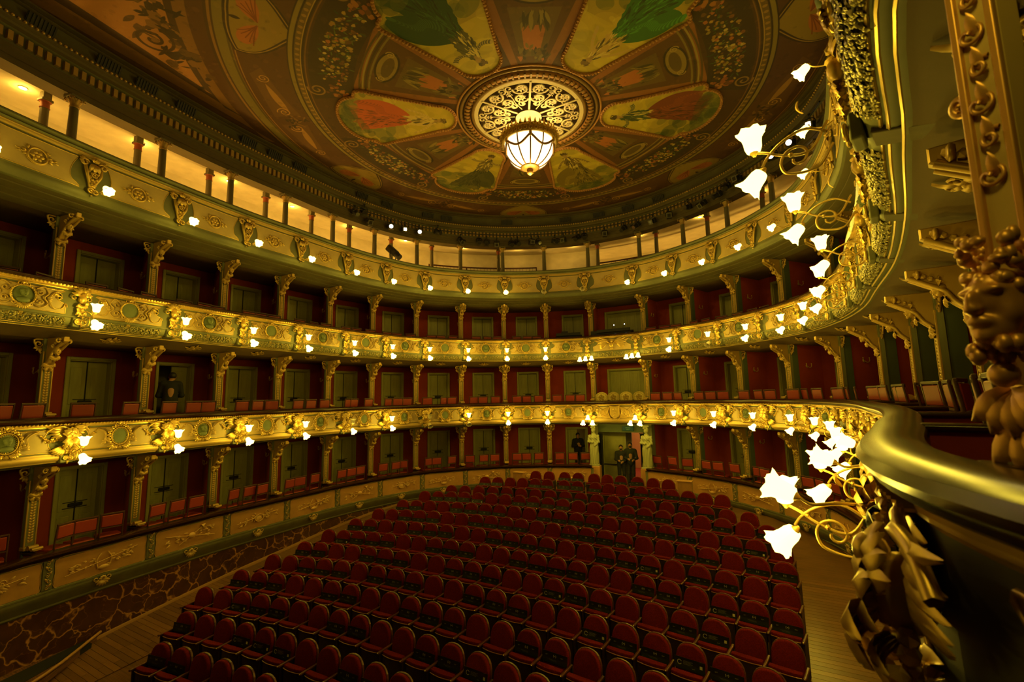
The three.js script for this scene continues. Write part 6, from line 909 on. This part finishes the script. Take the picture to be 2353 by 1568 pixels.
// ---------------------------------------------------------------- central entrance
{
  const y0 = 0.102 * 12; // floor height there
  const g = struct('wall_entrance', 'passage and lit lobby behind the central entrance', 'wall');
  part(g, 'lobby_wall', box(3.4, 3, 0.1, [0.6, y0 + 1.4, -5.2]), std({ color: lin(0.62, 0.34, 0.14), roughness: 0.8 }));
  part(g, 'lobby_side', box(0.1, 3, 2.6, [-1.1, y0 + 1.4, -3.9]), std({ color: lin(0.62, 0.38, 0.18), roughness: 0.8 })); part(g, 'lobby_side', box(0.1, 3, 2.6, [2.2, y0 + 1.4, -3.9]), std({ color: lin(0.62, 0.38, 0.18), roughness: 0.8 }));
  part(g, 'lobby_floor', box(3.4, 0.06, 4.2, [0.6, y0 - 0.03, -3.2]), std({ color: lin(0.35, 0.05, 0.03), roughness: 0.8 }), 'red carpet'); part(g, 'lobby_ceiling', box(3.4, 0.06, 4.0, [0.6, y0 + 2.75, -3.2]), MAT.galleryWall);
  for (const s of [-1, 1]) part(g, 'passage_wall', box(0.08, 2.7, 2.4, [s * 1.22, y0 + 1.3, -1.4]), MAT.sideGreen);
  part(g, 'lintel', box(2.4, 0.34, 0.12, [0, y0 + 2.42, -0.1]), MAT.sideGreen);
  part(g, 'back_panel', box(1.15, 2.6, 0.06, [-0.62, y0 + 1.3, -1.6]), MAT.doorGreen); part(g, 'back_panel', box(0.85, 2.6, 0.06, [0.92, y0 + 1.3, -1.6]), MAT.doorGreen); part(g, 'back_lintel', box(2.5, 0.5, 0.06, [0, y0 + 2.4, -1.62]), MAT.sideGreen);
  const lamp = part(g, 'lobby_window', box(0.16, 1.5, 0.03, [0.52, y0 + 1.55, -5.12]), std({ color: 0xffffff, emissive: lin(1, 0.95, 0.9), emissiveIntensity: 2.2 }));
  part(g, 'ceiling_lamp', xf(new THREE.CylinderGeometry(0.14, 0.14, 0.04, 18), { p: [0.55, y0 + 2.7, -3.4] }), std({ color: 0xffffff, emissive: lin(1, 0.8, 0.45), emissiveIntensity: 6 }));
  const l = new THREE.PointLight(lin(1, 0.6, 0.2), 5, 0, 2); l.position.set(0.55, y0 + 2.6, -3.4); l.castShadow = true; g.add(l);
  const d = struct('door_' + (++doorCount), 'tall pale green door leaf in the central entrance', 'door'); d.position.set(-0.62, y0, -0.75);
  part(d, 'leaf', box(1.1, 2.2, 0.05, [0, 1.1, 0]), MAT.doorGreen); part(d, 'upper_panel', rbox(0.86, 1.15, 0.04, 0.015, [0, 1.45, 0.02]), MAT.doorGreen); part(d, 'lower_panel', rbox(0.86, 0.5, 0.04, 0.015, [0, 0.42, 0.02]), MAT.doorGreen); part(d, 'push_bar', box(0.95, 0.03, 0.05, [0, 0.78, 0.05]), MAT.iron);
  for (const [x, w] of [[-1.02, 'left'], [0.98, 'right']]) { const c = thing('curtain', `black drape hanging at the ${w} of the central entrance`, 'curtain', 'entrance drapes'), pts = []; for (let k = 0; k <= 24; k++) pts.push([(k / 24 - 0.5) * 0.36, 0.05 * Math.sin(k * 1.7)]); const sh = new THREE.Shape(); pts.forEach(([a, b], k) => sh[k ? 'lineTo' : 'moveTo'](a, b)); pts.reverse().forEach(([a, b]) => sh.lineTo(a, b - 0.02)); part(c, 'cloth', xf(new THREE.ExtrudeGeometry(sh, { depth: 2.2, bevelEnabled: false }), { r: [-Math.PI / 2, 0, 0] }), MAT.blackCloth); part(c, 'rod', box(0.42, 0.03, 0.03, [0, 2.21, 0]), MAT.iron); c.position.set(x, y0 + 0.01, 0.12); }
  // exit sign
  const s = thing('exit_sign', 'dim green exit sign over the central entrance', 'sign'); s.position.set(0.28, y0 + 2.42, 0.02); const cc = canvas(256, 96), x = cc.getContext('2d'); x.fillStyle = '#123a1c'; x.fillRect(0, 0, 256, 96); x.fillStyle = '#6f9a54'; x.font = 'bold 34px sans-serif'; x.textAlign = 'center'; x.fillText('SALIDA', 128, 42); x.fillText('EXIT', 128, 82);
  part(s, 'housing', rbox(0.5, 0.2, 0.04, 0.01, [0, 0, 0]), std({ color: lin(0.01, 0.05, 0.02), roughness: 0.5 })); part(s, 'lettering', xf(new THREE.PlaneGeometry(0.48, 0.18), { p: [0, 0, 0.0215] }), std({ map: canvasTex(cc), roughness: 0.4, emissive: lin(0.3, 0.6, 0.3), emissiveIntensity: 0.02 }));
  // two draped caryatids
  for (const [i, w] of [[10, 'left'], [11, 'right']]) {
    const o = thing('caryatid', `grey green draped female statue at the ${w} of the central entrance`, 'statue', 'entrance caryatids'); const p = C(i, 0.42); o.position.set(p[0], -2.98 + E, p[1]); o.rotation.y = turnAt(i);
    const stone = std({ color: lin(0.30, 0.30, 0.16), roughness: 0.6 });
    const F = [ell([0, 1.5, 0.02], [0.075, 0.1, 0.085]), ell([0, 1.55, -0.02], [0.095, 0.085, 0.1]), ell([0, 1.48, 0.11], [0.014, 0.025, 0.02]), capsule([0, 1.42, 0], [0, 1.34, 0], 0.05, 0.06), ell([0, 1.18, 0], [0.17, 0.2, 0.11]), ell([-0.07, 1.2, 0.09], [0.06, 0.06, 0.05]), ell([0.07, 1.2, 0.09], [0.06, 0.06, 0.05]), ell([0, 0.9, 0], [0.16, 0.25, 0.12]), capsule([-0.19, 1.27, 0], [-0.22, 1.02, 0.05], 0.05, 0.045), capsule([-0.22, 1.02, 0.05], [-0.02, 1.0, 0.14], 0.045, 0.035), capsule([0.19, 1.27, 0], [0.22, 1.02, 0.05], 0.05, 0.045), capsule([0.22, 1.02, 0.05], [0.06, 0.86, 0.14], 0.045, 0.035), capsule([-0.06, 0.75, 0.02], [-0.09, 0.1, 0.05], 0.12, 0.1), capsule([0.07, 0.75, 0], [0.08, 0.1, 0.03], 0.13, 0.12)];
    const base = smin(F, 0.05); part(o, 'figure', sdfMesh((x, y, z) => base(x, y, z) - (y < 1.0 ? 0.012 * Math.sin(x * 60 + 2 * Math.sin(y * 5)) : 0.006 * Math.sin((x + y) * 50)), [-0.4, -0.02, -0.3], [0.4, 1.68, 0.35], 0.02), stone);
    part(o, 'plinth', rbox(0.42, 0.1, 0.34, 0.02, [0, 0.02, 0]), stone); part(o, 'capital', join([rbox(0.36, 0.06, 0.3, 0.015, [0, 1.72, 0]), ...fan(0, 1.62, 6, 0.2, 2.94, 0.12, 0.12, 0.04, 0.06)]), stone);
    part(o, 'pedestal', rbox(0.5, 0.95, 0.5, 0.02, [0, -0.47, -0.05]), MAT.tan);
    const pier = struct('wall_pier', `green pier behind the ${w} caryatid`, 'pier'); const q = C(i, 0.05); pier.position.set(q[0], FLOOR[1] + E - 0.05, q[1]); pier.rotation.y = turnAt(i); part(pier, 'pier_shaft', box(0.3, 2.6, 0.3, [0, 1.3, 0]), MAT.celadon);
  }
}
// two pairs of upholstered armchairs in the central second tier box
{
  const c = canvas(128, 128), x = c.getContext('2d'); x.fillStyle = '#a08a4a'; x.fillRect(0, 0, 128, 128); x.strokeStyle = '#c9b472'; x.lineWidth = 5; x.beginPath(); x.arc(64, 64, 36, 0, 7); x.stroke(); for (let k = 0; k < 5; k++) { x.save(); x.translate(64, 64); x.rotate(k * 1.2566); x.fillStyle = '#7d6228'; x.beginPath(); x.ellipse(0, -18, 9, 16, 0, 0, 7); x.fill(); x.restore(); } for (let k = 0; k < 60; k++) { x.fillStyle = k % 2 ? '#8a7238' : '#bba763'; x.beginPath(); x.arc(rnd() * 128, rnd() * 128, 3, 0, 7); x.fill(); }
  const fm = std({ map: canvasTex(c), roughness: 0.85 });
  [[10.20, 0.16, 'front left'], [10.37, -0.32, 'rear left'], [10.66, 0.16, 'front right'], [10.83, -0.32, 'rear right']].forEach(([s, n, w]) => { const o = thing('armchair', `round backed patterned cream armchair, ${w} of the central box`, 'armchair', 'central box armchairs'); put(o, s, n, FLOOR[2]); o.rotation.y += Math.PI;
    const sh = new THREE.Shape(); sh.moveTo(-0.23, 0); sh.lineTo(0.23, 0); sh.lineTo(0.25, 0.3); sh.bezierCurveTo(0.25, 0.56, -0.25, 0.56, -0.25, 0.3); const g = new THREE.ExtrudeGeometry(sh, { depth: 0.06, bevelSize: 0.02, bevelThickness: 0.03, bevelSegments: 3, curveSegments: 10 }); const p = g.attributes.position; for (let k = 0; k < p.count; k++) g.attributes.uv.setXY(k, p.getX(k) / 0.56 + 0.5, p.getY(k) / 0.56);
    part(o, 'backrest', xf(g, { p: [0, 0.55, -0.28], r: [-0.12, 0, 0] }), fm); part(o, 'seat', rbox(0.5, 0.16, 0.5, 0.05, [0, 0.44, 0], undefined, 2), fm); for (const q of [-1, 1]) part(o, 'arm', tube([[q * 0.27, 0.7, -0.25], [q * 0.29, 0.68, 0], [q * 0.27, 0.62, 0.2], [q * 0.26, 0.4, 0.22]], 0.025, 12, 6), MAT.darkWood); for (const [a, b] of [[-1, -1], [1, -1], [-1, 1], [1, 1]]) part(o, 'leg', xf(new THREE.CylinderGeometry(0.022, 0.015, 0.38, 8), { p: [a * 0.21, 0.19, b * 0.2] }), MAT.darkWood); });
}
// ---------------------------------------------------------------- lower left: side steps with carpet and a bent rail
{
  const o = thing('side_ramp', 'wooden side ramp with black carpet at the lower left', 'ramp'); const w1 = std({ color: lin(0.24, 0.1, 0.035), roughness: 0.5, map: woodT });
  const quad = (pts, y) => { const sh = new THREE.Shape(); pts.forEach(([a, b], k) => sh[k ? 'lineTo' : 'moveTo'](a, -b)); return xf(new THREE.ExtrudeGeometry(sh, { depth: 0.12, bevelEnabled: false }), { r: [-Math.PI / 2, 0, 0], p: [0, y, 0] }); };
  part(o, 'ramp_deck', quad([[-7.35, 15.05], [-6.2, 16.25], [-5.4, 17.6], [-6.6, 18.2], [-7.6, 16.4]], floorY(15.5) - 0.02), w1); part(o, 'carpet', quad([[-7.3, 15.35], [-7.02, 15.3], [-5.9, 17.3], [-6.4, 17.7]], floorY(15.5) - 0.01).scale(1, 1, 1), MAT.blackCloth); part(o, 'edge_board', tube([[-7.32, 0.12, 15.06], [-6.25, 0.1, 16.22], [-5.4, 0.08, 17.6]], 0.03, 8, 6), std({ color: lin(0.4, 0.2, 0.07), roughness: 0.5 }));
  const r = thing('bent_rail', 'bent metal handrail before the marble at the lower left', 'handrail'); part(r, 'tube', tube([[-6.75, 0.95, 17.6], [-7.1, 0.96, 16.8], [-7.3, 0.94, 16.28], [-7.32, 0.86, 16.2], [-7.32, 0.4, 16.2], [-7.32, 0.0, 16.2]], 0.02, 30, 6), std({ color: lin(0.22, 0.16, 0.07), roughness: 0.4, metalness: 0.5 }));
}
// small lectern-like cabinets at the rear ends of the stalls
for (const [t, a, w] of [[3.0, 3.0, 'right'], [-3.25, 3.35, 'left']]) { const o = thing('usher_stand', `small wooden stand by the ${w} end of the rear row`, 'stand'); o.position.set(t, floorY(a), a); part(o, 'top', rbox(0.5, 0.03, 0.3, 0.01, [0, 0.9, 0]), MAT.tan); part(o, 'body', box(0.42, 0.88, 0.24, [0, 0.44, 0]), MAT.tan); }

// ---------------------------------------------------------------- the near gilded pilaster with its mask, beside the camera
{
  const o = thing('gilded_pilaster', 'blurred gilded pilaster with carved mask at the right edge', 'pilaster'); const px = 6.70, pz = 18.05; o.position.set(px, E, pz); o.rotation.y = Math.atan2(6.084 - px, 19.858 - pz) - 0.55;
  const gm = std({ color: lin(0.62, 0.34, 0.12), roughness: 0.42, metalness: 0.55 }), gp = std({ color: lin(0.5, 0.36, 0.16), roughness: 0.55 });
  part(o, 'shaft', rbox(0.11, 1.85, 0.09, 0.01, [0, 0.63, 0]), gp); part(o, 'edge_strip', rbox(0.022, 1.8, 0.02, 0.006, [-0.045, 0.62, 0.05]), gm); part(o, 'edge_strip', rbox(0.022, 1.8, 0.02, 0.006, [0.045, 0.62, 0.05]), gm);
  const car = []; for (let k = 0; k < 9; k++) car.push(curlG((k % 2 ? 1 : -1) * 0.008, 0.6 + k * 0.11, 0.032, 1.2, k % 2 ? 1 : -1, 1, 0.007, 0.05), leaf(0, 0.6 + k * 0.11, 0.07, 0.016, 1.57, 0.05, 0.01)); part(o, 'carved_strip', join(car), gm);
  part(o, 'volute', join([curlG(-0.065, 0.86, 0.035, 1.3, -1, 0, 0.012, 0.03)]), gm);
  // mask: turbaned head in profile towards the hall
  const mF = smin([ell([0, 0.24, 0.06], [0.062, 0.09, 0.075]), ell([0, 0.16, 0.085], [0.05, 0.05, 0.05]), ell([0, 0.235, 0.145], [0.013, 0.03, 0.022]), ell([0, 0.212, 0.152], [0.018, 0.012, 0.014]), ell([0, 0.185, 0.135], [0.024, 0.008, 0.014]), ell([0, 0.172, 0.132], [0.022, 0.008, 0.014]), ell([0, 0.14, 0.12], [0.024, 0.022, 0.024]), ell([0.03, 0.265, 0.12], [0.022, 0.01, 0.014]), ell([-0.03, 0.265, 0.12], [0.022, 0.01, 0.014]), ell([0.045, 0.2, 0.08], [0.02, 0.035, 0.03]), ell([-0.045, 0.2, 0.08], [0.02, 0.035, 0.03])], 0.014);
  const mk = new THREE.Group(); mk.name = 'mask'; mk.rotation.y = -o.rotation.y + rad(-52); mk.position.set(-0.01, 0, 0.03); o.add(mk);
  part(mk, 'mask_face', sdfMesh(mF, [-0.12, 0.04, -0.06], [0.12, 0.4, 0.2], 0.006), gm);
  const hr = []; for (let k = 0; k < 60; k++) { const a = rr(0, 6.28), y = rr(0.24, 0.42); hr.push(ball(0.062 * Math.cos(a), y, 0.045 + 0.06 * Math.sin(a) + (y > 0.34 ? 0.01 : 0), rr(0.014, 0.026), rr(0.014, 0.026), rr(0.014, 0.024), 6, 5)); } for (let k = 0; k < 16; k++) hr.push(ball(rr(-0.05, 0.05), rr(0.08, 0.13), rr(0.05, 0.12), 0.02, 0.026, 0.02, 6, 5)); part(mk, 'mask_hair', join(hr), gm);
  part(mk, 'pendant', join([ball(0, 0.035, 0.08, 0.035, 0.035, 0.03, 10, 8), ...fan(0, 0.0, 5, -2.4, -0.74, 0.14, 0.14, 0.035, 0.05, 0.03), ...fan(0, -0.08, 3, -2.0, -1.14, 0.16, 0.16, 0.03, 0.05, 0.02)]), gm);
}

renderer.render(scene, camera);
